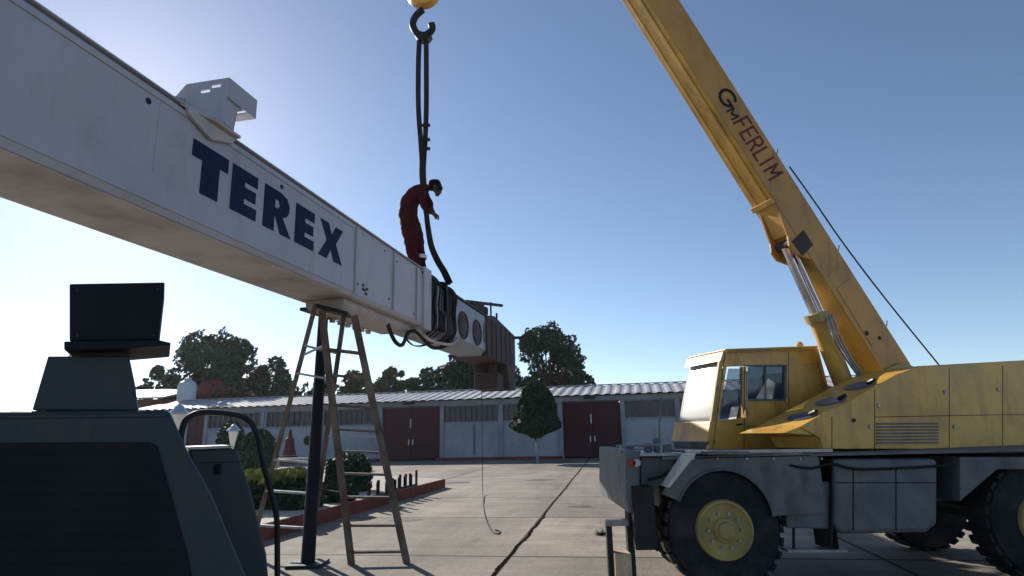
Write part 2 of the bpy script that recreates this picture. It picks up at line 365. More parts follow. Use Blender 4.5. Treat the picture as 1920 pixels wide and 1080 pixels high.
tree_px('broadleaf_tree', 785, 700, 60, 66, 'low dark tree between the olive tree and the boom head', M_leaf, 1900, 19, .2)
tree_px('broadleaf_tree', 868, 648, 120, 60, 'dark tree directly below and behind the hanging boom head', M_leaf, 6000, 20, .25, .55)
tree_px('broadleaf_tree', 1030, 606, 134, 58, 'tall tree right of the rusty boom head above the warehouse roof', M_leaf, 6500, 21, .32, .5)
tree_px('broadleaf_tree', 960, 690, 80, 66, 'low dark tree behind the topiary and right of the boom head', M_leaf, 2000, 22, .2)
tree_px('broadleaf_tree', 150, 640, 110, 60, 'dark tree far left beyond the hanging black box', M_leaf, 3500, 23, .25, .55)
tree_px('broadleaf_tree', 1085, 672, 60, 64, 'low tree on the right edge of the tree row by the warehouse ridge', M_leaf, 1500, 24, .2)

for cx_, tp_y, w_, sd_, lb in ((350, 668, 70, 31, 'dark bushy tree between the white tank and the largest dark tree'), (470, 690, 60, 32, 'dark low tree joining the largest tree and the round one'), (535, 705, 44, 33, 'dark low tree just left of the ladder top rails'), (610, 712, 60, 34, 'low dark tree directly behind the black post'), (700, 706, 60, 35, 'low olive tree seen right behind the right ladder leg'), (760, 708, 60, 36, 'low dark tree right of the pointed olive tree'), (818, 690, 70, 37, 'mid height dark tree left of the boom head'), (905, 672, 70, 38, 'dark tree hidden partly by the rusty boom head'), (1060, 640, 60, 39, 'right shoulder of the tall trees above the warehouse roof')):
    tree_px('broadleaf_tree', cx_, tp_y, w_, 61+sd_ % 5, lb, M_leaf2 if sd_ == 35 else M_leaf, 2200, sd_, .1)

# ---------------------------------------------------------------- warehouse
WA = V(3.0, 39.4, 0); wd = V(1, -.2, 0).normalized(); wn = V(-wd.y, wd.x, 0)     # wn points away from the camera
def wx(px): return (pl(px, 830, WA, wn)-WA).dot(wd)
def wp(u, h, o=0): return WA+wd*u+wn*o+V(0, 0, h)
wh = thing('warehouse', wp(0, 0), 'long low warehouse with corrugated roof, pale walls and oxblood double doors', 'warehouse')
UL, UR = wx(262), wx(1700)
EV = 3.8
def wbox(u0, u1, h0, h1, o0, o1): return MB().prism([wp(u0, h0, o0), wp(u1, h0, o0), wp(u1, h1, o0), wp(u0, h1, o0)], wn*(o1-o0))
def wadd(mb, u0, u1, h0, h1, o0, o1): mb.prism([wp(u0, h0, o0), wp(u1, h0, o0), wp(u1, h1, o0), wp(u0, h1, o0)], wn*(o1-o0))
SILL, HEAD = 2.42, 3.45
doors = [(wx(348), wx(380)), (wx(716), wx(825)), (wx(1057), wx(1167)), (wx(1390), wx(1500))]
wins = [(wx(388), wx(485)), (wx(497), wx(598)), (wx(606), wx(706)), (wx(832), wx(934)), (wx(944), wx(1048)), (wx(1176), wx(1270)), (wx(1282), wx(1385))]
# wall in lower panels, sill to head piers, and back volume
wall = MB(); edges = [UL]+[e for d in doors for e in d]+[UR]
for i in range(0, len(edges), 2): wadd(wall, edges[i], edges[i+1], 0, SILL, 0, .3)
cuts = sorted(doors+wins); u = UL
for c in cuts:
    if c[0] > u: wadd(wall, u, c[0], SILL, HEAD, 0, .3)
    u = c[1]
wadd(wall, u, UR, SILL, HEAD, 0, .3)
wadd(wall, UL, UR, HEAD+.003, EV, .01, .3)
wadd(wall, UL, UR, 0, EV-.1, 7.7, 8); wadd(wall, UL, UL+.25, 0, EV-.1, .31, 7.69); wadd(wall, UR-.25, UR, 0, EV-.1, .31, 7.69)
wall.build('wall', M_wall, wh)
wbox(UL-.2, UR+.2, EV-.28, EV+.02, -.12, -.003).build('fascia_beam', M_beam, wh)
# corrugated roof
rf = MB(); step = .16; nseg = int((UR-UL+1)/step); prof = []
for i in range(nseg+1):
    u = UL-.5+i*step; prof.append((u, .028*(1 if i % 4 in (0, 1) else -1)))
for sgn in (0, 1):
    o0, o1, h0, h1 = ((-.55, 4.0, EV+.08, EV+.08+.86) if not sgn else (8.5, 4.02, EV+.08, EV+.08+.86))
    k = len(rf.v)
    for u, dz in prof: rf.v += [wp(u, h0+dz, o0), wp(u, h1+dz, o1)]
    for i in range(nseg): rf.f.append((k+2*i, k+2*i+2, k+2*i+3, k+2*i+1))
roof = rf.build('roof', M_roof, wh); md = roof.modifiers.new('s', 'SOLIDIFY'); md.thickness = .012
wbox(UL-.5, UR+.5, EV+.97, EV+1.02, 3.85, 4.15).build('ridge_cap', M_roof, roof)
for px in (272, 384, 490, 602, 712, 829, 940, 1052, 1171, 1276, 1388, 1505):
    uu = wx(px); wbox(uu-.14, uu+.14, 0, EV-.29, -.1, -.002).build('column', M_beam, wh)
for u0, u1 in wins:
    fr = MB(); wadd(fr, u0, u1, SILL, SILL+.05, -.03, .09); wadd(fr, u0, u1, HEAD-.05, HEAD, -.03, .09)
    wadd(fr, u0, u0+.05, SILL+.052, HEAD-.052, -.03, .09); wadd(fr, u1-.05, u1, SILL+.052, HEAD-.052, -.03, .09)
    nb = 10
    for i in range(1, nb):
        uu = u0+(u1-u0)*i/nb; t_ = .018 if i != 5 else .03; wadd(fr, uu-t_, uu+t_, SILL+.052, HEAD-.052, 0, .05)
    wadd(fr, u0+.052, u1-.052, 2.93, 2.96, .051, .08)
    f_ = fr.build('window', M_frame, wh)
    wbox(u0+.05, u1-.05, SILL+.05, HEAD-.05, .10, .11).build('pane', M_wpane, f_)
    wbox(u0-.04, u1+.04, SILL-.09, SILL-.005, -.06, -.003).build('sill', M_beam, f_)
for k, (u0, u1) in enumerate(doors):
    um = (u0+u1)/2; H_ = HEAD+.08
    for s_, (a0, a1) in enumerate(((u0+.06, um-.01), (um+.01, u1-.06))):
        d = MB(); wadd(d, a0, a1, .06, H_-.06, .04, .09)
        for hh in (.1, 1.25, 2.4, H_-.16): wadd(d, a0+.02, a1-.02, hh, hh+.07, .015, .039)
        for uu in (a0, a1-.07): wadd(d, uu, uu+.07, .06, H_-.06, .010, .038)
        dd = d.build('door', M_reddoor, wh)
        if k in (1, 2):
            x_ = a1-.16 if s_ == 0 else a0+.10
            wbox(x_, x_+.07, 1.0, 1.35, -.03, .008).build('handle', M_refl, dd)
            if s_ == 0: wbox(x_+.1, x_+.17, 2.1, 2.7, -.004, .008).build('door_notice', M_refl, dd)
    wbox(u0-.05, u1+.05, H_-.055, H_+.0, -.05, .035).build('door_lintel', M_reddoor, wh)
wbox(wx(826), wx(1055), 0, .16, -1.0, -.11).build('plinth', M_kerb, wh)
wbox(wx(497), wx(714), 0, .16, -1.0, -.11).build('plinth', M_kerb, wh)
for px in (768, 1110): wbox(wx(px)-.35, wx(px)+.35, EV-.15, EV-.02, -.5, -.125).build('flood_lamp', M_black, wh)
wbox(wx(888), wx(890)+.02, 0.3, SILL-.2, -.04, -.002).build('wall_conduit', M_frame, wh)
MB().lathe([(.05, 0), (.3, .02), (.32, .08), (.24, .1)], wp(wx(578), 1.45, -.003), -wn).build('wall_reel', M_black, wh, smooth=True)

# side building on the far left, with tank and red gable behind
sb = thing('storage_house', yp(290, 860, 42)*V(1, 1, 0).length if False else V(yp(290, 860, 42).x, 42, 0), 'small dark red storage house with pale sheet roof left of the warehouse', 'house')
b0 = sb.location
yb = lambda px, py, Y: yp(px, py, Y)
L_, R_ = yb(150, 760, 52), yb(338, 757, 52)
zt = yb(300, 752, 52).z
M_dred = M_redbrick
# keep this house behind and left of the warehouse end
MB().box(((L_.x+R_.x)/2, 52.5, zt/2), (R_.x-L_.x, 6, zt)).build('wall', M_dred, sb)
MB().prism([(L_.x-.3, 48.8, zt+.01), (L_.x-.3, 48.8, zt+.15), (L_.x-.3, 54, zt+1.15), (L_.x-.3, 54, zt+1.0)], (R_.x-L_.x+.6, 0, 0)).build('roof', M_roof, sb)
for k in range(4): MB().box((L_.x+1+k*2.2, 49.48, zt*.78), (1.1, .05, 1)).build('window', M_wpane, sb)
gh = thing('gabled_house', V(yp(395, 860, 56).x, 56, 0), 'house with a dark red gable roof in front of the largest tree', 'house')
gx = gh.location.x; gw = 95/F_PX*56/2; gz = yp(395, 740, 56).z; gt = yp(395, 719, 56).z
MB().box((gx, 58, gz/2), (gw*2-.6, 4, gz)).build('wall', M_redbrick, gh)
MB().prism([(gx-gw, 55.7, gz), (gx+gw, 55.7, gz), (gx+gw*.1, 55.7, gt+.2), (gx-gw*.5, 55.7, gt+.2)], (0, 5, 0)).build('roof', mat('red_roof_tile', (.20, .06, .05), .8, var=.2, scale=3, bump=.3), gh)
tk = thing('water_tank', yp(350, 738, 50), 'small white water tank on the storage house roof', 'water tank')
tb = yp(350, 738, 50)
MB().lathe([(.7, -.6), (.72, .1), (.72, .7), (.6, 1.0), (.25, 1.2), (.2, 1.25)], tb+V(0, 0, -.1)).build('tank_body', M_tank, tk, smooth=True)
MB().lathe([(.28, 1.26), (.28, 1.36), (.1, 1.4)], tb+V(0, 0, -.1)).build('lid', M_tank, tk)

# ---------------------------------------------------------------- garden: topiary, hedges, bushes, lattice
tb_ = gnd(1008, 868); D0 = tb_.y
tp = thing('topiary_tree', tb_, 'clipped dark green bell shaped topiary in front of the warehouse wall', 'topiary')
def tx(x, y): return yp(x, y, D0)
c0 = tx(1005, 800); hz = tx(1005, 720).z
MB().tube([tb_, tb_+V(0, 0, c0.z*.6), tb_+V(0, 0, c0.z+.4)], [.09, .07, .06], 8).build('trunk', M_beam, tp, smooth=True)
cr = MB(); core = MB(); rnd = random.Random(5)
prof = [(820, 6), (813, 18), (806, 36), (795, 43), (785, 41), (770, 34), (755, 31), (742, 29), (731, 24), (724, 16), (719, 4)]
pr = [(w_/F_PX*D0, tx(1005, y).z) for y, w_ in prof]
def prad(z):
    for (r0, z0), (r1, z1) in zip(pr, pr[1:]):
        if z0 <= z <= z1: return r0+(r1-r0)*(z-z0)/(z1-z0)
    return 0
core.lathe([(r*.74, z-0) for r, z in pr], V(c0.x, c0.y, 0)); 
for i in range(9000):
    z = rnd.uniform(pr[0][1]-.15, pr[-1][1]); r = prad(z)
    aa = rnd.uniform(0, 2*PI); r *= (1+.30*noise.noise(V(math.cos(aa)*1.6, math.sin(aa)*1.6, z*1.3)))*rnd.uniform(.86, 1.05)
    p = V(c0.x+r*math.cos(aa), c0.y+r*math.sin(aa), z); q = Vector((rnd.gauss(0, 1), rnd.gauss(0, 1), rnd.gauss(0, 1))).normalized(); t = q.orthogonal(); u_ = q.cross(t); s_ = .14; k = len(cr.v)
    cr.v += [p-t*s_*.5, p+u_*s_*.3, p+t*s_*.5, p-u_*s_*.3]; cr.f.append((k, k+1, k+2, k+3))
cr.v += [];
co = len(cr.v); cr.v += core.v; cr.f += [tuple(i+co for i in f) for f in core.f]
cr.build('crown', M_leaf3, tp)

def bush(name, px, base_py, wpx, hpx, label, m, n=1800, cat='bush', group='clipped garden bushes', top_m=None, boxy=False, dd=0, seed=1):
    b_ = gnd(px, base_py, KH); z = (b_-CAM).dot(cF); W = wpx/F_PX*z; H_ = hpx/F_PX*z
    r = thing(name, b_, label, cat, group)
    rnd = random.Random(seed+int(px)); fo = MB(); tp_ = MB()
    co = MB()
    if boxy: co.box(b_+V(0, 0, H_*.45), (W*.92, W*.55, H_*.88))
    else: co.lathe([(W*.3, 0), (W*.43, H_*.25), (W*.45, H_*.5), (W*.36, H_*.75), (W*.18, H_*.9)], b_)
    fo.v += co.v; fo.f += co.f
    for i in range(n):
        if boxy:
            f_ = rnd.random(); x, y, zz = rnd.uniform(-.5, .5), rnd.uniform(-.3, .3), rnd.uniform(0, 1)
            if f_ < .35: y = -.3
            elif f_ < .75: zz = 1
            elif f_ < .87: x = -.5
            else: x = .5
            p = b_+V(x*W*(1-.12*zz*zz), y*W, zz*H_)+V(rnd.gauss(0, .03), rnd.gauss(0, .03), rnd.gauss(0, .03)+.1*noise.noise(V(x*6, y*6, 1)))
        else:
            zz = rnd.random(); aa = rnd.uniform(0, 2*PI); r_ = W*.5*math.sqrt(max(.02, 1-(abs(zz-.4)/.6)**2.4))*(1+.18*noise.noise(V(math.cos(aa)*2, math.sin(aa)*2, zz*4+px)))*rnd.uniform(.9, 1.03)
            p = b_+V(r_*math.cos(aa), r_*math.sin(aa), zz*H_)
        q = Vector((rnd.gauss(0, 1), rnd.gauss(0, 1), rnd.gauss(0, 1))).normalized(); t = q.orthogonal(); u_ = q.cross(t); s_ = .11*rnd.uniform(.6, 1.3)
        tgt = tp_ if (top_m and zz > .82) else fo
        k = len(tgt.v); tgt.v += [p-t*s_*.5, p+u_*s_*.3, p+t*s_*.5, p-u_*s_*.3]; tgt.f.append((k, k+1, k+2, k+3))
    fo.build('foliage', m, r)
    if top_m and tp_.v: tp_.build('new_growth', top_m, r)
    return r
bush('clipped_hedge', 512, 952, 96, 60, 'clipped hedge with sunlit yellow green top left of the black post', M_leaf3, 2600, 'hedge', 'clipped hedges', M_leafy, True)
bush('clipped_hedge', 652, 921, 74, 52, 'dark box hedge right of the black post seen through the ladder', M_leaf3, 2200, 'hedge', 'clipped hedges', None, True)
bush('round_bush', 481, 890, 66, 82, 'big round dark bush just right of the curved grab rail', M_leaf3, 2200)
bush('round_bush', 428, 882, 54, 90, 'tall dark bush behind the smaller white lantern', M_leaf3, 2000)
bush('round_bush', 560, 952, 90, 34, 'low dark flowering bush at the foot of the black post', M_leaf3, 1800)
bush('flowering_bush', 556, 922, 66, 42, 'pale lilac flowering bush left of the black post', M_flower, 2600, 'bush', None)
bush('round_bush', 635, 940, 60, 30, 'small dark bush between post and metal frames on the path', M_leaf3, 1300)
bush('round_bush', 655, 872, 60, 22, 'low dark bush near the warehouse wall behind the ladder', M_leaf3, 1200)
bush('round_bush', 455, 800, 10, 10, 'x', M_leaf3, 5) if False else None
# red cone near the wall
cb = gnd(541, 868, KH); cz = (cb-CAM).dot(cF); kk = cz/F_PX
rc = thing('traffic_cone', cb, 'tall faded red cone shaped marker in front of the warehouse wall left of the post', 'cone')
MB().lathe([(13*kk, 14*kk), (9*kk, 30*kk), (8*kk, 44*kk), (3.5*kk, 48*kk), (3.0*kk, 58*kk), (1.5*kk, 62*kk)], cb).build('cone_body', M_cone, rc, smooth=True)
MB().box(cb+V(0, 0, 7*kk), (26*kk, 26*kk, 12*kk)).build('base', M_cone, rc, bev=.03)
# white garden wall bench line behind hedges
p0, p1 = gnd(505, 878, KH), gnd(606, 878, KH)
lw = thing('low_bench', (p0+p1)/2, 'low pale concrete bench in the garden behind the ladder', 'bench')
MB().bar(p0+V(0, 0, .42), p1+V(0, 0, .42), .4, .09).build('seat', M_path, lw, bev=.01)
for t in (.12, .88): MB().box(p0.lerp(p1, t)+V(0, 0, .19), (.25, .34, .37)).build('leg', M_path, lw, bev=.01)

def lantern(px, cap_y, half_w, z, label):
    P = ad(px, cap_y, z); k = z/F_PX; r = thing('garden_lantern', V(P.x, P.y, 0), label, 'lantern', 'white garden lanterns on posts')
    w_ = half_w*k
    MB().lathe([(w_*.30, -w_*2.3), (w_*.62, -w_*.9), (w_*.78, -w_*.05)], P, seg=6).build('lamp_glass', M_lampw, r)
    MB().lathe([(w_*1.05, 0), (w_*1.0, w_*.15), (w_*.5, w_*.62), (w_*.42, w_*.8), (w_*.12, w_*1.0), (w_*.05, w_*1.2)], P, seg=12).build('lamp_cap', M_lampc, r)
    MB().lathe([(w_*.12, -P.z), (w_*.10, -P.z+.1), (w_*.10, -w_*3.2), (w_*.3, -w_*2.6), (w_*.32, -w_*2.31)], P, seg=10).build('post', M_lampc, r, smooth=True)
    return r
lantern(335, 776, 18, 12.5, 'larger white garden lantern rising behind the green machine')
lantern(438, 808, 12, 20, 'smaller white garden lantern framed by the curved grab rail')

# black metal frames lying on the path
for (pa, pb, hpx, nleg, lab) in (((690, 934), (727, 930), 30, 3, 'left one of two black metal frames on the path edge'), ((735, 921), (770, 913), 28, 4, 'right one of two black metal frames on the path edge, nearer the kerb end')):
    A, B = gnd(*pa, KH), gnd(*pb, KH); z = (A-CAM).dot(cF); h_ = hpx/F_PX*z
    r = thing('metal_frame', (A+B)/2, lab, 'metal frame', 'black metal frames on the path')
    off = V(.1, .45, 0)
    ru = MB().bar(A+V(0, 0, .03), B+V(0, 0, .03), .05, .05); ru.bar(A+off+V(0, 0, .03), B+off+V(0, 0, .03), .05, .05); ru.bar(A+V(0, 0, .03), A+off+V(0, 0, .03), .04, .04); ru.bar(B+V(0, 0, .03), B+off+V(0, 0, .03), .04, .04)
    ru.build('base_rail', M_black, r)
    for i in range(nleg):
        for of in (V(0, 0, 0), off):
            q = A.lerp(B, .04+.92*i/(nleg-1))+of; MB().bar(q+V(0, 0, .05), q+V(0, 0, h_*random.uniform(.8, 1.15)), .06, .06, up=(0, 1, 0)).build('leg', M_black, r)
wb = thing('weed_tuft', gnd(1130, 1003), 'dark dry weed tuft on the concrete by the crane bumper', 'weed')
mb = MB(); c_ = gnd(1130, 1003)
for i in range(120):
    aa = random.uniform(0, 2*PI); l_ = random.uniform(.04, .16); p = c_+V(random.gauss(0, .05), random.gauss(0, .05), 0)
    mb.add([p+V(-.006, 0, 0), p+V(.006, 0, 0), p+V(math.cos(aa)*l_*.9, math.sin(aa)*l_*.9, l_*random.uniform(.1, .9))], [(0, 1, 2)])
mb.build('blades', M_weed, wb)

# ---------------------------------------------------------------- white boom (suspended)
BD = ray(1210, 790).normalized(); BP = ad(240, 374, 4.8)
BR = BD.cross(V(0, 0, 1)).normalized(); BU = BR.cross(BD)
def bp(t, h, w_=0.): return BP+BD*t+BU*h-BR*w_
BW, BH = .89, 1.08
wbm = thing('crane_boom', bp(5, 0, .45), 'huge white telescopic boom with navy lettering held up by the sling', 'boom')
def bprism(prof, w0, w1): return MB().prism([bp(t, h, w0) for t, h in prof], -BR*(w1-w0))
def bsec(t0, t1, pts):   # cross-section (w,h) swept along the boom
    return MB().prism([bp(t0, h, w_) for w_, h in pts], BD*(t1-t0))
main = bsec(-9, 6.86, [(0, .06), (.03, .0), (.86, .0), (.89, .06), (.89, 1.04), (.86, 1.08), (.03, 1.08), (0, 1.04)]).build('main_section', M_white, wbm, bev=.006)
# underside skin
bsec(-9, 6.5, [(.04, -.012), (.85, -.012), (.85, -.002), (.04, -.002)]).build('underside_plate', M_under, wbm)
bsec(-9, 3.86, [(-.012, .985), (-.002, .985), (-.002, 1.035), (-.012, 1.035)]).build('flange_strip', M_white, wbm)
sp = MB().prism([bp(-9, .0-.0+.06, -.009), bp(-9, .16, -.009), bp(3.86, .33, -.009), bp(3.86, .06, -.009)], -BR*.007); sp.build('lower_side_plate', M_white, wbm, bev=.002)
for t in (3.88, 5.25, 6.3): bsec(t, t+.035, [(-.03, .05), (-.002, .05), (-.002, 1.04), (-.03, 1.04)]).build('rib', M_white, wbm, bev=.004)
bsec(6.62, 7.0, [(-.05, -.05), (.94, -.05), (.94, 1.13), (-.05, 1.13)]).build('end_collar', M_white, wbm, bev=.015)
bsec(-9, 6.86, [(-.018, 1.081), (.08, 1.081), (.08, 1.095), (-.018, 1.095)]).build('top_flange', M_white, wbm, bev=.003)
# underside belly blocks near the end
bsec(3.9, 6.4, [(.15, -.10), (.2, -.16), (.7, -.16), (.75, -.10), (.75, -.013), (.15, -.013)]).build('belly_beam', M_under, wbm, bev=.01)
for t in (4.35, 4.6, 4.85, 5.1, 5.35, 5.6, 5.85): MB().lathe([(.05, -.22), (.05, -.18), (.07, -.175), (.07, -.16)], bp(t, 0, .7), BU, 6).build('bolt', M_under, wbm)
# lettering as raised polygons
def letters():
    h0, h1 = .345, .835; q = lambda pts, x0, sx: [(x0+a*sx, h0+b*(h1-h0)) for a, b in pts]
    Ts = [(0, .66), (0, 1), (1, 1), (1, .69), (.76, .69), (.76, 0), (.27, 0), (.27, .66)]
    Es = [(0, 0), (0, 1), (1, 1), (1, .74), (.5, .74), (.5, .63), (.95, .63), (.95, .37), (.5, .37), (.5, .26), (1, .26), (1, 0)]
    Xs = [(0, 1), (.36, 1), (.51, .72), (.66, 1), (1, 1), (.70, .52), (1, 0), (.62, 0), (.48, .29), (.32, 0), (-.03, 0), (.30, .5)]
    R_out = [(0, 0), (0, 1), (.6, 1), (.85, .93), (.95, .76), (.93, .6), (.84, .48), (.70, .42), (1.05, 0), (.62, 0), (.43, .36), (.40, .36), (.40, 0)]
    return [(q(Ts, .62, .50), None), (q(Es, 1.18, .42), None), (q(R_out, 1.72, .52), [(.40, .58), (.40, .77), (.52, .77), (.57, .67), (.52, .58)]), (q(Es, 2.34, .43), None), (q(Xs, 2.9, .61), None)]
for pts, hole in letters():
    o = bprism(pts, -.0035, -.002).build('boom_letter', M_navy, wbm)
    if hole:
        hp = [(1.72+a_*.52, .345+b_*.49) for a_, b_ in hole]; cut(o, bprism(hp, -.05, .05))
for t, h in ((.08, .91), (2.03, .91)): MB().lathe([(.028, -.003), (.028, .006)], bp(t, h, 0), BR, 12).build('bolt_hole', M_black, wbm)
for (dt, dh, a_, b_) in ((0, 0, .12, .035), (-.03, .06, .05, .04), (.07, -.05, .07, .03), (.1, .03, .06, .03)): MB().box(bp(4.2+dt, .11+dh+.05, -.004), (.01, a_, b_), R=Matrix((BR, BD, BU)).transposed()).build('black_mark', M_black, wbm)
# bracket with slots
br = thing('sheave_bracket', bp(1, 1.1, .2), 'x', 'x') if False else None
web = MB().prism([bp(.96, h, w_) for w_, h in ((-.05, 1.66), (.45, 1.66), (.60, 1.50), (.60, 1.10), (.02, 1.10), (-.03, 1.18), (-.03, 1.44), (-.05, 1.46))], BD*.02).build('bracket_web', M_white, wbm, bev=.003)
cm = MB()
for (w_, h) in ((.10, 1.585), (.22, 1.545)):
    cm.prism([bp(.9, h-.018, w_-.06), bp(.9, h-.018, w_+.06), bp(.9, h+.018, w_+.06), bp(.9, h+.018, w_-.06)], BD*.2)
cut(web, cm)
shelf = MB().prism([bp(.981, 1.44, -.05), bp(1.42, 1.44, -.05), bp(1.42, 1.44, .45), bp(.981, 1.44, .45)], BU*.02).build('bracket_shelf', M_white, wbm)
cm = MB()
for (t, w_) in ((1.08, .1), (1.27, .03)):
    cm.prism([bp(t-.03, 1.3, w_-.07), bp(t+.03, 1.3, w_-.07), bp(t+.03, 1.3, w_+.07), bp(t-.03, 1.3, w_+.07)], BU*.4)
cut(shelf, cm)
bprism([(.981, 1.461), (1.42, 1.461), (1.42, 1.66), (.981, 1.66)], -.05, -.03).build('bracket_side_plate', M_white, wbm, bev=.003)
bprism([(.981, 1.16), (1.12, 1.16), (1.15, 1.38), (1.22, 1.438), (.981, 1.438)], -.028, -.008).build('bracket_stem', M_white, wbm, bev=.003)
MB().prism([bp(1.12, 1.10, -.006), bp(1.15, 1.43, -.006), bp(1.15, 1.43, .4), bp(1.12, 1.10, .4)], BD*.02).build('bracket_stem', M_white, wbm)
MB().prism([bp(.42, 1.098, -.001), bp(1.14, 1.098, -.001), bp(1.14, 1.098, -.10), bp(.80, 1.098, -.10)], BU*-.03).build('bracket_foot', M_under, wbm, bev=.003)
bprism([(.50, 1.0), (.80, .90), (1.10, 1.0), (1.13, 1.066), (.46, 1.066)], -.05, -.013).build('bracket_gusset', M_under, wbm, bev=.006)
bprism([(.36, 1.10), (.44, 1.30), (.958, 1.50), (.958, 1.10)], .45, .47).build('bracket_web', M_white, wbm)
# inner section with oval holes
inn = bsec(6.9, 11.35, [(.02, .08), (.16, -.06), (.75, -.06), (.88, .08), (.88, .96), (.82, 1.0), (.08, 1.0), (.02, .96)]).build('inner_section', M_grey2, wbm)
def oval(t, h, rt, rh, n=20): return [(t+rt*math.cos(2*PI*i/n), h+rh*math.sin(2*PI*i/n)) for i in range(n)]
inn.data.materials.clear(); inn.data.materials.append(M_grey2)
cm = MB()
for t, h in ((9.32, .42), (10.5, .42), (11.2, .5)): 
    c = bprism(oval(t, h, .34 if t < 11 else .12, .27), -.2, .35); cm.v, cm.f = cm.v+c.v, cm.f+[tuple(i+len(cm.v)-0 for i in f) for f in c.f] if not cm.v else cm.f+[tuple(i+len(cm.v) for i in f) for f in c.f]
cut(inn, cm); inn.data.materials.clear(); inn.data.materials.append(M_grey2)
for t, h in ((9.32, .42), (10.5, .42)):
    MB().tube([bp(a_, b_, .012) for a_, b_ in oval(t, h, .37, .30, 24)], .025, 8, closed=True).build('hole_rim', M_rust, inn, smooth=True)
    MB().box(bp(t, h, .30), (.02, .66, .52), R=Matrix((BR, BD, BU)).transposed()).build('hole_shade_plate', M_boxp, inn)  # near-black plate paints in the shade inside the oval hole
bsec(6.95, 11.35, [(-.015, .98), (.1, .98), (.1, 1.02), (-.015, 1.02)]).build('top_rail', M_black, inn)
# tangled gear at the joint
jt = MB(); rnd = random.Random(3)
for i in range(7):
    t = (7.1, 7.2, 7.3, 7.42, 8.15, 8.28, 8.4)[i]+rnd.uniform(-.04, .04); dt = rnd.uniform(-.12, .12); e = rnd.uniform(.02, .07)
    jt.tube(smooth_path([bp(t-dt*.4, 1.05+e, .5), bp(t, 1.06+e, .1), bp(t+dt*.2, .9, -.05-e), bp(t+dt*.6, .5, -.04-e), bp(t+dt, .05, -.05-e), bp(t+dt*.5, -.12-e, .2)], 5), rnd.uniform(.012, .032), 8)
jt.build('hose_bundle', M_rubber, wbm, smooth=True)
for (t0, t1, h0, h1, mm) in ((7.05, 7.35, .0, 1.06, M_rust), (7.6, 7.9, .05, .45, M_black), (7.95, 8.15, .5, 1.05, M_black), (8.2, 8.45, -.08, 1.05, M_rust)):
    bsec(t0, t1, [(-.035, h0), (.5, h0), (.5, h1), (-.035, h1)]).build('clamp_plate', mm, wbm, bev=.01)
# hoses hanging below
MB().tube(smooth_path([bp(5.5, -.1, .2), bp(5.7, -.38, .15), bp(6.05, -.42, .15), bp(6.35, -.16, .15), bp(6.8, -.1, .15), bp(7.4, -.3, .1), bp(8.2, -.2, .1), bp(8.6, -.02, .1)], 8), .035, 8).build('hydraulic_hose', M_rubber, wbm, smooth=True)
MB().tube(smooth_path([bp(6.4, -.08, .02), bp(7.0, -.22, -.02), bp(7.8, -.2, -.04), bp(8.5, -.1, 0), bp(8.9, .05, 0)], 8), .03, 8).build('hydraulic_hose', M_under, wbm, smooth=True)
# rusty boom head
hd = MB(); hd.prism([bp(11.34, h, w_) for w_, h in ((-.02, -.02), (.92, -.02), (.92, .98), (-.02, .98))], BD*.25)
hd = MB().prism([bp(*q, -.03) for q in ((11.36, -.05), (11.36, 1.0), (12.2, 1.12), (14.9, .93), (14.85, -.66), (14.2, -.68), (13.9, -.62), (13.6, -.10))], -BR*1.0).build('boom_head', M_rust, wbm, bev=.015)
for i, (t0, hb) in enumerate(((12.0, -.55), (13.0, -.9), (14.3, -.75))):
    pass
MB().prism([bp(*q, .1) for q in ((13.0, -.82), (13.0, -.36), (13.7, -.36), (13.7, -.82))], -BR*.7).build('head_block', M_rust, wbm, bev=.02)
MB().prism([bp(*q, .2) for q in ((13.1, -.37), (13.3, -.37), (13.3, -.10), (13.1, -.10))], -BR*.2).build('head_link', M_rust, wbm)
MB().prism([bp(*q, -.05) for q in ((13.9, -.84), (13.9, -.6), (14.7, -.6), (14.7, -.80))], -BR*.9).build('sheave_guard', M_rust, wbm, bev=.02)
for t in (11.8, 12.3, 12.9, 13.5, 14.1): bsec(t, t+.06, [(-.055, -.04), (-.031, -.04), (-.031, .95), (-.055, .95)]).build('head_rib', M_rust, wbm)
for t, h in ((11.5, .25), (11.9, .2)): MB().box(bp(t, 1.12+h/2, .3), (.4, .22, h), R=Matrix((BR, BD, BU)).transposed()).build('head_lug', M_rust, wbm, bev=.01)
MB().bar(bp(13.4, 1.06, .2), bp(13.4, 1.42, .2), .06, .06, up=(0, 1, 0)).build('pin', M_rust, wbm)
MB().bar(bp(12.7, 1.1, .2), bp(12.7, 1.62, .2), .05, .05, up=(0, 1, 0)).build('pin', M_rust, wbm)
MB().bar(bp(11.2, 1.38, .5), bp(12.2, 1.40, -.25), .07, .07).build('cross_rod', M_rust, wbm)
MB().bar(bp(11.9, 1.0, -.0), bp(11.9, 1.42, -.0), .04, .04, up=(0, 1, 0)).build('pin', M_rust, wbm)
MB().bar(bp(14.8, .86, 0), bp(14.85, .86, -.35), .08, .08).build('head_lug', M_rust, wbm)

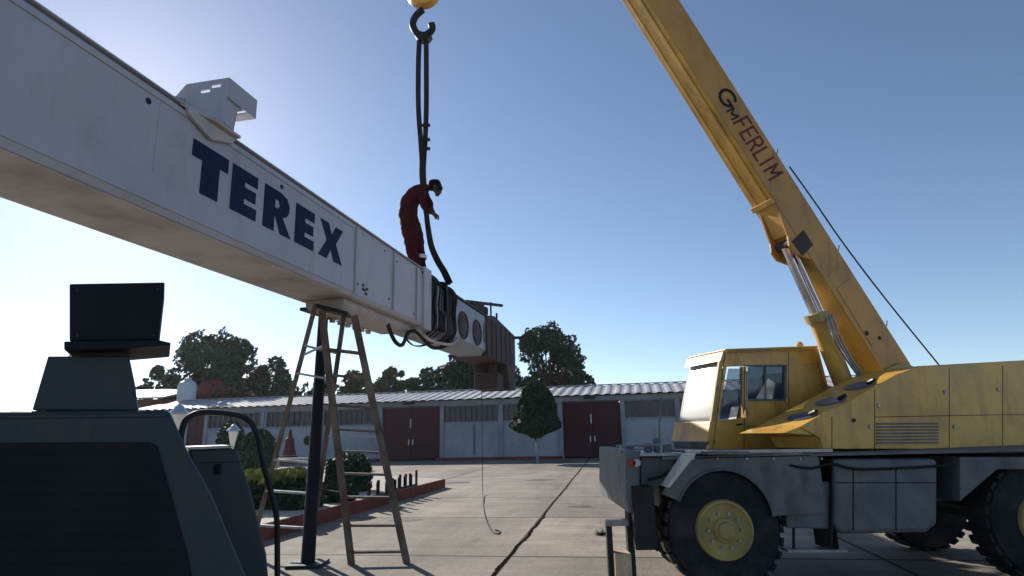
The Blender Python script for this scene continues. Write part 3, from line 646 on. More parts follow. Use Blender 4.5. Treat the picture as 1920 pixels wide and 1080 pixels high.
# ---------------------------------------------------------------- support post
pt_b = gnd(577, 1060); ptop = None
Pb = pt_b; zt_ = (Pb-CAM).dot(cF)
T0 = pl(607, 580, bp(0, -.03), BU)   # meets the underside plane
ps = thing('support_post', Pb, 'thick black steel post propping the white boom beside the ladder', 'post')
MB().tube([Pb, T0+V(0, 0, -.06)], [.092, .072], 14).build('post_tube', M_boxp, ps, smooth=True)
MB().box(Pb+V(0, 0, .02), (.45, .45, .04)).build('base_plate', M_black, ps, bev=.005)
R_b = Matrix((BR, BD, BU)).transposed()
MB().box(T0+BU*(-.02)-BR*.02+BD*.25, (.5, .95, .05), R=R_b).build('head_plate', M_black, ps, bev=.006)
MB().bar(Pb.lerp(T0, .27)+V(.05, 0, 0), Pb.lerp(T0, .255)+V(.42, -.1, 0), .02, .02).build('handle', M_black, ps)

# ---------------------------------------------------------------- step ladder
def on(x, y, P, n): return pl(x, y, P, n)
fl, fr_ = gnd(659, 1058), gnd(763, 1056)
tl, trr = ad(603, 582, 8.35), ad(664, 592, 8.35)
rl, rr_ = gnd(468, 1040), gnd(580, 1046)
tl2, tr2 = ad(592, 570, 8.5), ad(645, 590, 8.5)
ld = thing('step_ladder', (fl+rr_)/2, 'weathered A-frame step ladder standing under the white boom', 'ladder')
for a_, b_ in ((fl, tl), (fr_, trr)): MB().bar(a_, b_, .05, .092, up=(1, 0, 0)).build('front_leg', M_wood, ld, bev=.006)
for a_, b_ in ((rl, tl2), (rr_, tr2)): MB().bar(a_, b_, .045, .06, up=(1, 0, 0)).build('rear_leg', M_wood, ld, bev=.006)
def tfor(a_, b_, py):
    lo, hi = 0., 1.
    for _ in range(30):
        mid = (lo+hi)/2; p = a_.lerp(b_, mid)-CAM; y = 540-F_PX*p.dot(cU)/p.dot(cF)
        if y > py: lo = mid
        else: hi = mid
    return lo
for py in (655, 703, 760, 805, 846, 888, 932, 985, 1035):
    t = tfor(fl, tl, py); p, q = fl.lerp(tl, t), fr_.lerp(trr, t); MB().bar(p, q, .11 if py != 655 else .2, .03).build('step', M_wood, ld, bev=.004)
for py in (648, 700, 862, 920, 985):
    t = tfor(rl, tl2, py); MB().bar(rl.lerp(tl2, t), rr_.lerp(tr2, t), .05, .03).build('rear_bar', M_steel, ld)
MB().bar(tl2.lerp(rl, .2), tl.lerp(fl, .14), .015, .03).build('spreader', M_steel, ld)
MB().bar(tr2.lerp(rr_, .5), trr.lerp(fr_, .5), .015, .03).build('spreader', M_steel, ld)
MB().bar((tl+tl2)/2, (trr+tr2)/2, .28, .05).build('top_cap', M_black, ld, bev=.006)

# ---------------------------------------------------------------- thin tag rope
rp = MB(); T_ = bp(11.8, -.05, .2)
f0 = V(yp(903, 905, T_.y-.0).x, T_.y-.3, 0)
f0 = gnd(905, 925)
T_ = yp(903, 690, f0.y)
rope_pts = [T_, T_.lerp(f0, .5)+V(.0, 0, 0), f0+V(0, 0, .25), gnd(906, 940, .02), gnd(909, 965, .01), gnd(916, 985, .01), gnd(925, 998, .01), gnd(934, 1001, .01), gnd(937, 996, .01), gnd(928, 994, .02)]
rp.tube(smooth_path(rope_pts, 8), .011, 6)
o = rp.build('tag_rope', M_rope, None, loc=f0); tag(o, 'thin dark rope hanging from the boom head and trailing over the concrete', 'rope')

# ---------------------------------------------------------------- sling and hook
SZ = 12.2
slg = thing('lifting_sling', ad(840, 545, 12.6), 'black webbing sling hanging from the hook and wrapped round the boom', 'sling')
hk = thing('crane_hook', ad(793, 20, 12.0), 'black crane hook block at the top holding the sling', 'hook')
sd = cR
for i, dx in enumerate((-5.5, 5.5)):
    pts = smooth_path([ad(793+dx*1.1, 66, 12.0), ad(792+dx*1.35, 120, 12.0+.03*i), ad(792+dx*1.35, 200, 12.05), ad(793+dx*.8, 262, 12.1+.03*i), ad(793+dx*.35, 300, 12.1), ad(793+dx*.3, 335, 12.15), ad(800+dx*.2, 400, 12.2)], 6)
    m_ = MB(); ribbon(m_, pts, .098, .02, cR); m_.build('strap', M_web, slg)
pts = smooth_path([ad(799, 395, 12.15), ad(803, 430, 12.2), ad(809, 462, 12.25), ad(820, 488, 12.35), ad(833, 510, 12.5), ad(843, 532, 12.6)], 8)
m_ = MB(); ribbon(m_, pts, [.10+.05*i/(len(pts)-1) for i in range(len(pts))], .025, cR); m_.build('strap', M_web, slg)
t_s = 7.9
wr = smooth_path([ad(843, 532, 12.6), bp(t_s+.12, 1.1, .35), bp(t_s, 1.10, 0.0), bp(t_s, .95, -.06), bp(t_s, .5, -.07), bp(t_s, .0, -.06), bp(t_s, -.16, .3), bp(t_s, -.16, .7), bp(t_s, .3, .97), bp(t_s, 1.0, .95), bp(t_s+.05, 1.1, .6), bp(t_s+.1, 1.14, .35)], 6)
m_ = MB(); ribbon(m_, wr, .12, .02, BD); m_.build('wrap', M_web, slg)
for yy in (235, 262, 279): MB().box(ad(799, yy, 12.03), (.16, .05, .05)).build('buckle', M_black, slg)
MB().prism([ad(776, 64, 11.9), ad(809, 64, 11.9), ad(801, 74, 11.9), ad(784, 74, 11.9)], cF*.25).build('shackle', M_black, hk, bev=.01)
MB().tube(smooth_path([ad(793, 18, 12), ad(780, 30, 12), ad(774, 46, 12), ad(782, 62, 12), ad(797, 66, 12), ad(810, 56, 12), ad(809, 44, 12)], 6), [.07]*37, 10).build('hook_bend', M_black, hk, smooth=True)
MB().lathe([(.30, -.12), (.33, -.1), (.33, .1), (.30, .12)], ad(793, -15, 12), cF.cross(V(0, 0, 1)).cross(V(0, 0, 1)), 24).build('sheave_block', M_yellow, hk, smooth=True)
for dx in (-20, 20): MB().tube([ad(793+dx, -12, 12), ad(793+dx*.9, -600, 11.2)], .012, 6).build('hoist_rope', M_black, hk)

# ---------------------------------------------------------------- person
MZ = 11.5
pn = thing('person', ad(782, 500, MZ), 'worker in red coveralls bending over on top of the white boom, holding the sling', 'person')
def mp_(x, y, dz=0.): return ad(x, y, MZ+dz)
def caps(chains):
    mb = MB()
    for ch in chains:
        for (p0, r0), (p1, r1) in zip(ch, ch[1:]):
            n = max(2, int((p1-p0).length/.03)+1)
            for i in range(n+1):
                t = i/n; c = p0.lerp(p1, t); r = r0+(r1-r0)*t; k = len(mb.v)
                for a_ in range(1, 6):
                    th = PI*a_/6
                    for b_ in range(10):
                        ph = 2*PI*b_/10; mb.v.append(c+V(math.sin(th)*math.cos(ph), math.sin(th)*math.sin(ph), math.cos(th))*r)
                mb.v += [c+V(0, 0, r), c-V(0, 0, r)]
                for a_ in range(4):
                    for b_ in range(10):
                        b2 = (b_+1) % 10; mb.f.append((k+a_*10+b_, k+(a_+1)*10+b_, k+(a_+1)*10+b2, k+a_*10+b2))
                for b_ in range(10):
                    b2 = (b_+1) % 10; mb.f.append((k+50, k+b_, k+b2)); mb.f.append((k+51, k+40+b2, k+40+b_))
    return mb
def blob(name, chains, m, vox=.016, parent=pn, sm=6, fold=0.):
    o = caps(chains).build(name, m, parent)
    r = o.modifiers.new('r', 'REMESH'); r.mode = 'VOXEL'; r.voxel_size = vox; r.use_smooth_shade = True
    s_ = o.modifiers.new('s', 'SMOOTH'); s_.iterations = sm; s_.factor = .5
    bake(o)
    if fold:
        for v in o.data.vertices:
            p = v.co*5; n_ = noise.noise(Vector((p.x*.8, p.y*.8, p.z*1.9)))+.5*noise.noise(p*2.7)
            v.co += v.normal*fold*n_
    for p in o.data.polygons: p.use_smooth = True
    return o
u = .01   # metres per centimetre
def B(x, y, dz, r): return (mp_(x, y, dz), r)
headc = mp_(817, 349, 0)
arm_n = [B(792, 360, -.19, .058), B(795, 384, -.24, .048), B(798, 392, -.22, .042), B(811, 400, -.12, .032)]
arm_f = [B(797, 360, .19, .055), B(806, 382, .2, .046), B(809, 390, .16, .04), B(815, 402, .04, .03)]
leg_n = [B(771, 425, -.1, .105), B(775, 460, -.12, .075), B(781, 498, -.12, .05), B(782, 508, -.12, .045)]
leg_f = [B(776, 425, .1, .10), B(787, 460, .12, .07), B(791, 500, .12, .05), B(792, 512, .12, .045)]
torso = [B(770, 424, 0, .14), B(765, 400, 0, .13), B(770, 376, 0, .14), B(782, 360, 0, .13), B(795, 354, 0, .09), B(805, 352, 0, .058), B(812, 351, 0, .06)]
headch = [B(815, 347, 0, .092), B(818, 353, 0, .088), B(821, 360, 0, .062), B(820, 364, 0, .05)]
nose = [B(826, 359, 0, .014), B(828, 361, 0, .012)]
ears = [[B(815, 355, -.09, .02), B(814, 352, -.09, .016)], [B(815, 355, .09, .02), B(814, 352, .09, .016)]]
hands = []
for (hx, hy, dz, s_) in ((815, 403, -.08, -1), (819, 404, .02, 1)):
    hands.append([B(hx-3, hy-2, dz, .03), B(hx+1, hy+1, dz, .035)])
    for i, L2 in enumerate((.9, 1.05, 1.0, .8)):
        o_ = (i-1.5)*.021
        hands.append([B(hx+1, hy+1, dz+o_, .0125), B(hx+4*L2, hy+3*L2, dz+o_, .011), B(hx+3.6*L2, hy+7*L2, dz+o_, .009), B(hx+1*L2, hy+8.5*L2, dz+o_, .008)])
    hands.append([B(hx-2, hy, dz-.035*s_, .014), B(hx-1, hy+4, dz-.045*s_, .012), B(hx+1, hy+7, dz-.03*s_, .010)])
body = blob('body', [torso, headch, nose, *ears, arm_n, arm_f, leg_n, leg_f, *hands], M_skin, .011, sm=3)
up_ = lambda ch, e: [(p, r+e) for p, r in ch]
suit = blob('coverall', [
    [B(768, 428, -.06, .16), B(762, 402, -.07, .155), B(766, 378, -.07, .155), B(779, 361, -.06, .135), B(792, 354, -.04, .09), B(799, 353, 0, .08)],
    [B(774, 428, .06, .155), B(768, 402, .07, .15), B(772, 378, .07, .155), B(784, 361, .06, .13), B(794, 355, .04, .09), B(799, 353, 0, .08)],
    [B(779, 362, -.16, .10), B(789, 362, -.2, .085), B(794, 384, -.24, .075), B(797, 391, -.22, .062), B(807, 398, -.14, .048)],
    [B(785, 362, .16, .10), B(797, 364, .2, .08), B(806, 382, .2, .068), B(808, 390, .17, .055), B(812, 399, .06, .045)],
    [B(767, 428, -.1, .165), B(770, 448, -.12, .145), B(772, 466, -.12, .12), B(775, 484, -.12, .115), B(778, 493, -.12, .12)],
    [B(776, 428, .1, .16), B(782, 448, .12, .135), B(786, 468, .12, .105), B(789, 490, .12, .10), B(790, 500, .12, .10)]], M_suit, .016, sm=3, fold=.016)
hair = blob('hair', [[B(813, 345, 0, .10), B(818, 345, 0, .10), B(821, 350, 0, .092)], [B(810, 350, -.03, .075), B(812, 347, .03, .08)], [B(823, 352, -.03, .07), B(824, 353, .03, .07)]], M_hair, .014, sm=1, fold=.018)
blob('boot', [[B(780, 499, -.12, .06), B(781, 508, -.13, .055), B(790, 511, -.16, .045)]], M_black, .014)
blob('boot', [[B(791, 503, .12, .06), B(792, 511, .11, .055), B(801, 514, .08, .045)]], M_black, .014)
m_ = MB()
for (q, r_) in ((mp_(789.5, 482, .12), .112),): m_.lathe([(r_, -.035), (r_+.004, 0), (r_, .035)], q, V(0, 0, 1), 18)
m_.build('reflective_band', M_refl, pn, smooth=True)

# ---------------------------------------------------------------- yellow mobile crane
AG = math.radians(17)
SF = V(-math.cos(AG), -math.sin(AG), 0); SN = V(math.sin(AG), -math.cos(AG), 0)   # forward, towards-camera side
SP = ad(1600, 560, 8.2)
def cp(x, y, off=0.): return pl(x, y, SP+SN*off, SN)
cr_ = thing('mobile_crane', (3.2, 8, 0), 'yellow mobile crane with raised boom and dark dusty carrier on the right', 'crane')
def sideprism(px, o_near, o_far): return MB().prism([cp(x, y, o_near) for x, y in px], -SN*(o_near-o_far))
# --- boom
b2 = cp(1676, 633); b0_ = cp(1315, 65); bd = (b0_-b2).normalized(); be = bd.cross(SN).normalized()
if be.dot(SF) < 0: be = -be            # towards the underside
def q(s_, v, off=0.): return b2+bd*s_+be*v+SN*off
bw = .42
def bq(s0, s1, cs): return MB().prism([q(s0, v, o_) for v, o_ in cs], bd*(s1-s0))
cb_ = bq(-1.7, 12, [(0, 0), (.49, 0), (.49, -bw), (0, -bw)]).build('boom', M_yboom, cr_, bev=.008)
bq(-1.7, 12, [(.4905, -.012), (.495, -.012), (.495, -bw+.012), (.4905, -bw+.012)]).build('underside_plate', M_yellow, cb_)  # added skin; its brighter yellow paints in light bounced onto the underside
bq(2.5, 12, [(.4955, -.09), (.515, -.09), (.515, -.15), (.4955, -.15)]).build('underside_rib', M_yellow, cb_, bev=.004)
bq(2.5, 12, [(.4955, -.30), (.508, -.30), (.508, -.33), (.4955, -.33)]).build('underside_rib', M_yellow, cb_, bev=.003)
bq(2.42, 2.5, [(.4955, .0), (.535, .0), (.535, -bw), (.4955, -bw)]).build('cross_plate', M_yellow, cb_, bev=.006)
# cylinder mount plates under the boom
for o_ in (0, -.345): MB().prism([q(2.38, .496, o_), q(1.95, .62, o_), q(1.83, .69, o_), q(1.70, .68, o_), q(1.50, .496, o_)], -SN*.035).build('cylinder_mount', M_yboom, cb_, bev=.006)
MB().prism([q(2.30, .50, -.036), q(1.96, .55, -.036), q(1.96, .50, -.036)], -SN*.30).build('cylinder_mount', M_yellow, cb_)
MB().prism([q(1.90, .34, .012), q(1.66, .34, .012), q(1.62, .60, .012), q(1.86, .62, .012)], -SN*.010).build('trunnion_plate', M_rust, cb_, bev=.004)
# lettering built from strokes
def strokes(lines, m, s0, v0, wd_, ht, th):
    mb = MB()
    for ln in lines:
        P = [q(s0-a*wd_, v0-b*ht, .003) for a, b in ln]
        ribbon(mb, P, th, .002, be) if False else None
        for p0_, p1_ in zip(P, P[1:]):
            d_ = (p1_-p0_).normalized(); mb.bar(p0_-d_*th*.35, p1_+d_*th*.35, th, .003, up=SN)
    mb.build('boom_lettering', m, cb_)
LT = {'F': [[(0, 0), (0, 1), (1, 1)], [(0, .52), (.8, .52)]], 'E': [[(1, 0), (0, 0), (0, 1), (1, 1)], [(0, .5), (.85, .5)]],
      'R': [[(0, 0), (0, 1), (.7, 1), (.95, .88), (.95, .65), (.7, .5), (0, .5)], [(.5, .5), (1, 0)]], 'L': [[(0, 1), (0, 0), (.9, 0)]], 'I': [[(.5, 0), (.5, 1)]],
      'M': [[(0, 0), (0, 1), (.5, .35), (1, 1), (1, 0)]],
      'G': [[(.5+.5*math.cos(math.radians(a_)), .5+.5*math.sin(math.radians(a_))) for a_ in range(45, 346, 25)] + [(1, .45), (.6, .45)]]}
strokes(LT['G'], M_blk_l, 4.12, .345, .25, .25, .045)
strokes(LT['M'], M_blk_l, 3.83, .365, .13, .14, .028)
for ch_, s_ in zip('FERLIM', (3.64, 3.475, 3.31, 3.135, 3.02, 2.86)): strokes(LT[ch_], M_red_l, s_, .375, .115 if ch_ != 'M' else .14, .275, .034)
def sat(x, y): return (cp(x, y)-b2).dot(bd)
# pendant cable with stand-off pegs
pa = cp(1480, 312, -.15)
MB().tube(smooth_path([pa, cp(1532, 385, -.15), cp(1584, 460, -.15), cp(1680, 585, -.15), cp(1880, 830, -.15)], 6), .011, 6).build('winch_rope', M_black, cr_)
for (x, y) in ((1456, 285), (1577, 466), (1668, 610)):
    s_ = sat(x, y); MB().tube([q(s_, .0, -.1), q(s_-.02, -.11, -.1), q(s_+.03, -.17, -.1)], .008, 6).build('rope_guide', M_black, cb_)
MB().lathe([(.035, -.01), (.035, .012)], cp(1624, 625), SN, 12).build('pin_hole', M_black, cb_); MB().lathe([(.03, -.01), (.03, .012)], cp(1648, 634), SN, 12).build('pin_hole', M_black, cb_)
# --- lift cylinder
oc = -.21
ca, cm_, cc = cp(1474, 464, oc), cp(1531, 590, oc), cp(1592, 745, oc)
MB().tube([ca, cm_], .075, 20).build('cylinder_rod', M_chrome, cr_, smooth=True)
MB().tube([ca+SN*.12, cm_+SN*.12], .022, 10).build('cylinder_rod', M_chrome, cr_, smooth=True)
cyl = MB().tube([cm_, cc], .125, 24).build('cylinder_barrel', M_yellow, cr_, smooth=True)
dcy = (cc-cm_).normalized(); MB().tube([cm_-dcy*.02, cm_+dcy*.10], .165, 24).build('gland', M_yel_d, cyl, smooth=True)
MB().tube([ca-dcy*.03-SN*.16, ca-dcy*.03+SN*.16], .07, 16).build('pin', M_rust, cr_, smooth=True)
hs = MB()
for k_ in range(3): hs.tube(smooth_path([cp(1548+k_*6, 590, oc+.16), cp(1560+k_*6, 625, oc+.22), cp(1575+k_*6, 655, oc+.2), cp(1598+k_*5, 690, oc+.2), cp(1612+k_*8, 708, oc+.16)], 6), .013, 6)
hs.build('hydraulic_hose', M_steel, cr_, smooth=True)
# --- cab (hollow)
CN, CF_ = -.43, -1.28
cab = MB()
def cw(px): 
    for o_ in (CN, CF_+.05): 
        c_ = sideprism(px, o_, o_-.05); k = len(cab.v); cab.v += c_.v; cab.f += [tuple(i+k for i in f) for f in c_.f]
cw([(1362, 658), (1532, 652), (1533, 683), (1357, 687)])
cw([(1475, 683.5), (1533, 683.5), (1549, 722), (1552, 842), (1475, 842)])
cw([(1398, 752), (1474.6, 750), (1474.6, 842), (1398, 842)])
cw([(1341, 790), (1397.6, 783), (1397.6, 842), (1328, 842)])
cw([(1356, 687.5), (1363, 687.5), (1347, 789), (1337, 789)])
cw([(1391, 687.5), (1400, 687.5), (1400, 751.5), (1393, 782)])
cab_o = cab.build('cab', M_yellow, cr_, bev=.004)
dfar = -SN*(CN-CF_)
sideprism([(1360, 654), (1534, 648), (1534, 652), (1361, 658)], CN+.02, CF_-.02).build('roof', M_yellow, cab_o, bev=.01)
sideprism([(1530, 653), (1534, 653), (1552, 722), (1554, 842), (1548, 842), (1546, 722)], CN-.052, CF_+.052).build('rear_wall', M_yellow, cab_o)
wsf = [cp(1355, 668, CN-.002), cp(1337, 794, CN-.002)]
# windscreen frame and glass
wsf = sideprism([(1356, 659), (1361, 658), (1356, 676), (1350, 677)], CN-.0, CF_).build('windscreen_frame', M_yellow, cab_o, bev=.004)
gw_ = MB(); A0, A1 = cp(1356.5, 676, CN-.036), cp(1336, 790, CN-.036); wv = -SN*(CN-CF_-.072)
gn_ = (A0-A1).cross(SN).normalized(); gn_ = gn_ if gn_.dot(SF) > 0 else -gn_
GNX = 12
for j in range(GNX+1):
    for i in range(GNX+1):
        a_, b_ = i/GNX, j/GNX; gw_.v.append(A1.lerp(A0, b_)+wv*a_+gn_*(.016*4*b_*(1-b_)+.012*4*a_*(1-a_)))
gw_.f = [(j*(GNX+1)+i, j*(GNX+1)+i+1, (j+1)*(GNX+1)+i+1, (j+1)*(GNX+1)+i) for j in range(GNX) for i in range(GNX)]
gwo = gw_.build('windscreen', M_wind, cab_o, smooth=True); md = gwo.modifiers.new('s', 'SOLIDIFY'); md.thickness = .006
for o_ in (CN, CF_+.035): sideprism([(1349, 677), (1356, 677), (1341, 789), (1333, 790)], o_, o_-.035).build('windscreen_frame', M_yel_d, cab_o)
sideprism([(1332, 790), (1341, 789), (1334, 828), (1326, 828)], CN-.0, CF_).build('lower_front_panel', M_yellow, cab_o, bev=.006)
sideprism([(1326, 829), (1334, 829), (1338, 846), (1332, 846)], CN-.02, CF_+.02).build('chin_panel', M_chas, cab_o)
sideprism([(1366, 691), (1390, 691), (1390, 780), (1350, 786)], CN-.015, CN-.022).build('door_glass', M_glass, cab_o)
sideprism([(1402, 688), (1472, 686), (1472, 748), (1402, 750)], CN-.015, CN-.022).build('side_window', M_glass, cab_o)
for x0, x1, y0, y1 in ((1400, 1474, 684, 687.5), (1400, 1474, 748, 752), (1470.5, 1475, 687, 749), (1434, 1437, 687, 749)):
    sideprism([(x0, y0), (x1, y0-.3), (x1, y1-.3), (x0, y1)], CN+.006, CN-.012).build('window_frame', M_chas, cab_o)
sideprism([(1402, 688), (1472, 686), (1472, 748), (1402, 750)], CF_+.035, CF_+.03).build('side_window', M_glass, cab_o)
sideprism([(1350, 842), (1550, 842), (1550, 846), (1345, 846)], CN-.0, CF_).build('floor', M_chas, cab_o)
oS = (CN+CF_)/2
sideprism([(1420, 842), (1462, 842), (1466, 765), (1420, 770)], oS+.2, oS-.2).build('seat', M_black, cab_o, bev=.03)
sideprism([(1448, 766), (1462, 766), (1474, 700), (1460, 698)], oS+.2, oS-.2).build('seat_back', M_black, cab_o, bev=.03)
sideprism([(1368, 842), (1380, 842), (1396, 762), (1388, 760)], oS+.1, oS-.1).build('console', M_black, cab_o, bev=.02)
# mirror, wiper and lamp in front of the cab roof
sideprism([(1328, 664), (1346, 660), (1344, 690), (1330, 700)], CF_-.02, CF_-.10).build('mirror', M_chas, cab_o, bev=.02)
wq = cp(1349, 678, CN-.4); MB().bar(cp(1349, 680, CF_+.2)+SF*.03, cp(1339, 740, CF_+.35)+SF*.03, .02, .02).build('wiper', M_black, cab_o)
MB().tube([cp(1352, 662, CF_), cp(1335, 662, CF_-.06)], .015, 6).build('mirror_arm', M_black, cab_o)
MB().lathe([(.05, 0), (.05, .05), (.02, .08)], cp(1500, 651, CN-.4), V(0, 0, 1), 12).build('roof_lamp', M_yellow, cab_o)
# --- superstructure body, hood with oval holes in the sloping cover
HN, HF = .80, .03
hood = sideprism([(1470, 812), (1510, 796), (1680, 703), (1725, 686), (1980, 672), (1990, 842), (1545, 842), (1535, 818)], HN, HF).build('machinery_hood', M_yellow, cr_, bev=.01)
dsl = (cp(1680, 703, HN)-cp(1510, 796, HN)).normalized(); nsl = dsl.cross(SN).normalized()
if nsl.z < 0: nsl = -nsl
M_hole_sky = mat('hole_sky_blue_grey', (.10, .14, .19), .35, metal=.3, var=.2, scale=6)  # blue-grey stands in for sky reflected in the oval holes
for t in (.16, .47, .80):
    c0_ = cp(1510, 796, HN).lerp(cp(1680, 703, HN), t)-SN*.28
    MB().prism([c0_+nsl*.003+dsl*.125*math.cos(2*PI*i/24)-SN*.20*math.sin(2*PI*i/24) for i in range(24)], nsl*.012).build('hole_sky_disc', M_hole_sky, hood)
    MB().tube([c0_+nsl*.03+SN*.14, c0_+nsl*.06+SN*.25], .024, 8).build('latch', M_black, hood)
sideprism([(1500, 800), (1560, 766), (1572, 766), (1545, 800), (1540, 822)], HN+.02, HN+.004).build('corner_plate', M_yellow, hood)
lv = MB()
for i in range(7):
    y_ = 793+i*6
    c_ = sideprism([(1645, y_), (1760, y_-.8), (1760, y_+2.4), (1645, y_+3)], HN+.016, HN+.002); k = len(lv.v); lv.v += c_.v; lv.f += [tuple(j+k for j in f) for f in c_.f]
lv.build('louvre', M_chas, hood)
MB().lathe([(.02, 0), (.02, .02)], cp(1600, 788, HN), SN, 10).build('bolt', M_rust, hood)
# pivot frame and turntable
sideprism([(1590, 842), (1560, 760), (1620, 700), (1700, 690), (1900, 720), (1900, 842)], -.02, -.0-bw-.02).build('boom_frame', M_yel_d, cr_, bev=.01) if False else None
for o_ in (.05, -bw-.02): sideprism([(1560, 842), (1575, 770), (1625, 708), (1690, 680), (1760, 700), (1850, 842)], o_, o_-.03).build('boom_frame', M_yel_d, cr_, bev=.004)
tc_ = cp(1560, 800, -.2); TC = V(tc_.x, tc_.y+.1, 0)
MB().lathe([(.75, 1.372), (.75, 1.42), (.62, 1.43), (.62, 1.48)], TC, V(0, 0, 1), 32).build('turntable', M_black, cr_, smooth=True)
sideprism([(1330, 846.5), (1990, 844), (1990, 850), (1330, 853)], .75, CF_).build('superstructure_floor', M_chas, cr_, bev=.005)
# --- carrier (faces left)
Y0 = 6.62
def P_(x, y, Y=Y0): return yp(x, y, Y)
def cprism(px, Ya, Yb): return MB().prism([P_(x, y, Ya) for x, y in px], V(0, Yb-Ya, 0))
Yf = 8.95
MB().box((4.35, (Y0+Yf)/2+.1, 1.02), (5.4, 1.1, .5)).build('chassis', M_chas, cr_, bev=.01)
deck = MB().box((4.25, (Y0+Yf)/2, 1.352), (5.4, Yf-Y0, .03)).build('deck', M_chas, cr_, bev=.004)
cprism([(1180, 850.5), (1285, 849.5), (1285, 855), (1180, 856)], Y0+.05, Yf).build('front_deck', M_steel, cr_, bev=.004)
MB().bar(P_(1285, 851, Y0-.02)+V(0, 0, .02), P_(1560, 848, Y0-.02)+V(0, 0, .02), .04, .03).build('deck_edge', M_steel, cr_)
cprism([(1172, 845), (1200, 845), (1200, 962), (1178, 962), (1173, 930)], Y0, Yf-.3).build('front_bumper', M_chas, cr_, bev=.015)
cprism([(1201, 857), (1268, 857), (1262, 885), (1250, 906), (1214, 922), (1201, 925)], Y0+.12, Yf-.2).build('front_frame', M_chas, cr_, bev=.012)
MB().box(P_(1200, 965, Y0+.2), (.22, .5, .62)).build('jack_housing', M_black, cr_, bev=.01)
cprism([(1178, 924), (1216, 922), (1222, 958), (1214, 990), (1180, 990)], Y0+.1, Y0+.35).build('jack_bracket', M_rubber, cr_, bev=.01)
for y_, n_ in ((862, 0), (886, 1), (906, 2), (928, 3)): MB().bar(P_(1173, y_+8, Y0+.6), P_(1160, y_+8, Y0+.6), .018, .018).build('bumper_stub', M_chas, cr_)
rl_ = MB()
for x_ in (1163, 1200, 1240): rl_.tube([P_(x_, 851, Y0+.15), P_(x_, 835, Y0+.15)], .012, 6)
rl_.tube([P_(1155, 836, Y0+.15), P_(1250, 834, Y0+.15)], .012, 6); rl_.build('front_rail', M_steel, cr_)
for (x_, w2, h2) in ((1215, .08, .1), (1232, .06, .16), (1250, .1, .09), (1180, .1, .07)): MB().box(P_(x_, 848, Y0+.5)+V(0, 0, h2/2), (w2, .12, h2)).build('deck_fitting', M_chas, cr_, bev=.01)
MB().tube([P_(1238, 850, Y0+.3), P_(1236, 800, Y0+.3), P_(1240, 745, Y0+.3)], .010, 6).build('aerial', M_chas, cr_)
# fender: sloped front plate + flat top + skirt
wc = P_(1360, 975, Y0); WR = .625
def arc(r, a0, a1, n): return [wc+V(math.cos(math.radians(a0+(a1-a0)*i/n))*r, 0, math.sin(math.radians(a0+(a1-a0)*i/n))*r) for i in range(n+1)]
outer = [P_(1250, 914), P_(1294, 857), P_(1540, 855), P_(1545, 985)]
inner = arc(WR*.80, 5, 160, 18)
def r_out(a):
    dx, dz = math.cos(a), math.sin(a); best = 9.
    for nx_, nz_, px_ in ((0, 1, P_(1400, 856)), (1, 0, P_(1545, 930)), (-(P_(1294, 857).z-P_(1250, 914).z), P_(1294, 857).x-P_(1250, 914).x, P_(1270, 886))):
        den = nx_*dx+nz_*dz
        if den > 1e-4: best = min(best, (nx_*(px_.x-wc.x)+nz_*(px_.z-wc.z))/den)
    return best
fe = MB(); NF = 40
for i in range(NF+1):
    a_ = math.radians(3+(157-3)*i/NF); d_ = V(math.cos(a_), 0, math.sin(a_)); ri = WR*.80; ro = max(r_out(a_), ri+.03)
    for yy in (0, .02): fe.v += [wc+d_*ri+V(0, yy, 0), wc+d_*ro+V(0, yy, 0)]
for i in range(NF):
    k = 4*i; fe.f += [(k, k+1, k+5, k+4), (k+2, k+3, k+7, k+6), (k+1, k+3, k+7, k+5), (k, k+2, k+6, k+4)]
fe.build('fender', M_chas, cr_)
MB().tube([p+V(0, -.005, 0) for p in arc(WR*.80, 3, 157, 24)], .014, 8).build('fender_lip', M_chas, cr_, smooth=True)
cprism([(1250, 914), (1292, 851), (1306, 851), (1256, 914)], Y0-.28, Y0-.012).build('fender_front', mat('sunlit_fender_paint', (.55, .52, .45), .5), cr_, bev=.003)  # sunlight on the sloped front edge painted in as a pale colour
def wheel(c, name='wheel', near=True):
    s_ = 1 if near else -1; tw = .36
    t = MB().lathe([(.28, 0), (.31, -.005), (.33, -.012), (.36, -.008), (.45, -.02), (.52, -.022), (.54, -.012), (.57, .0), (.60, .06), (.60, tw-.06), (.57, tw-.01), (.45, tw), (.28, tw)], c, V(0, s_, 0), 40).build('wheel', M_rubber, cr_, smooth=True)
    tr = MB()
    for i in range(28):
        a_ = 2*PI*i/28; d_ = V(math.cos(a_), 0, math.sin(a_)); tr.box(c+d_*.603+V(0, s_*.09, 0), (.035, .16, .085), R=Matrix.Rotation(-a_, 3, 'Y')); 
        a_ += PI/28; d_ = V(math.cos(a_), 0, math.sin(a_)); tr.box(c+d_*.603+V(0, s_*.27, 0), (.035, .16, .085), R=Matrix.Rotation(-a_, 3, 'Y'))
    tr.build('tread', M_rubber, t)
    MB().lathe([(.305, .0), (.29, -.04), (.27, -.045), (.25, -.02), (.20, -.008), (.13, -.02), (.12, -.05), (.09, -.06), (.08, -.09), (.03, -.10)], c+V(0, 0, 0), V(0, s_, 0), 32).build('rim', M_yel_d, t, smooth=True)
    for i in range(10):
        a_ = 2*PI*i/10; MB().lathe([(.018, -.025), (.018, .02)], c+V(math.cos(a_)*.172, -s_*.012, math.sin(a_)*.172), V(0, s_, 0), 6).build('wheel_nut', M_steel, t)
wcn = V(wc.x, Y0, WR)
WZ = .62
wheel(V(wc.x, Y0+.06, WZ)); wheel(V(wc.x, Yf, WZ), near=False)
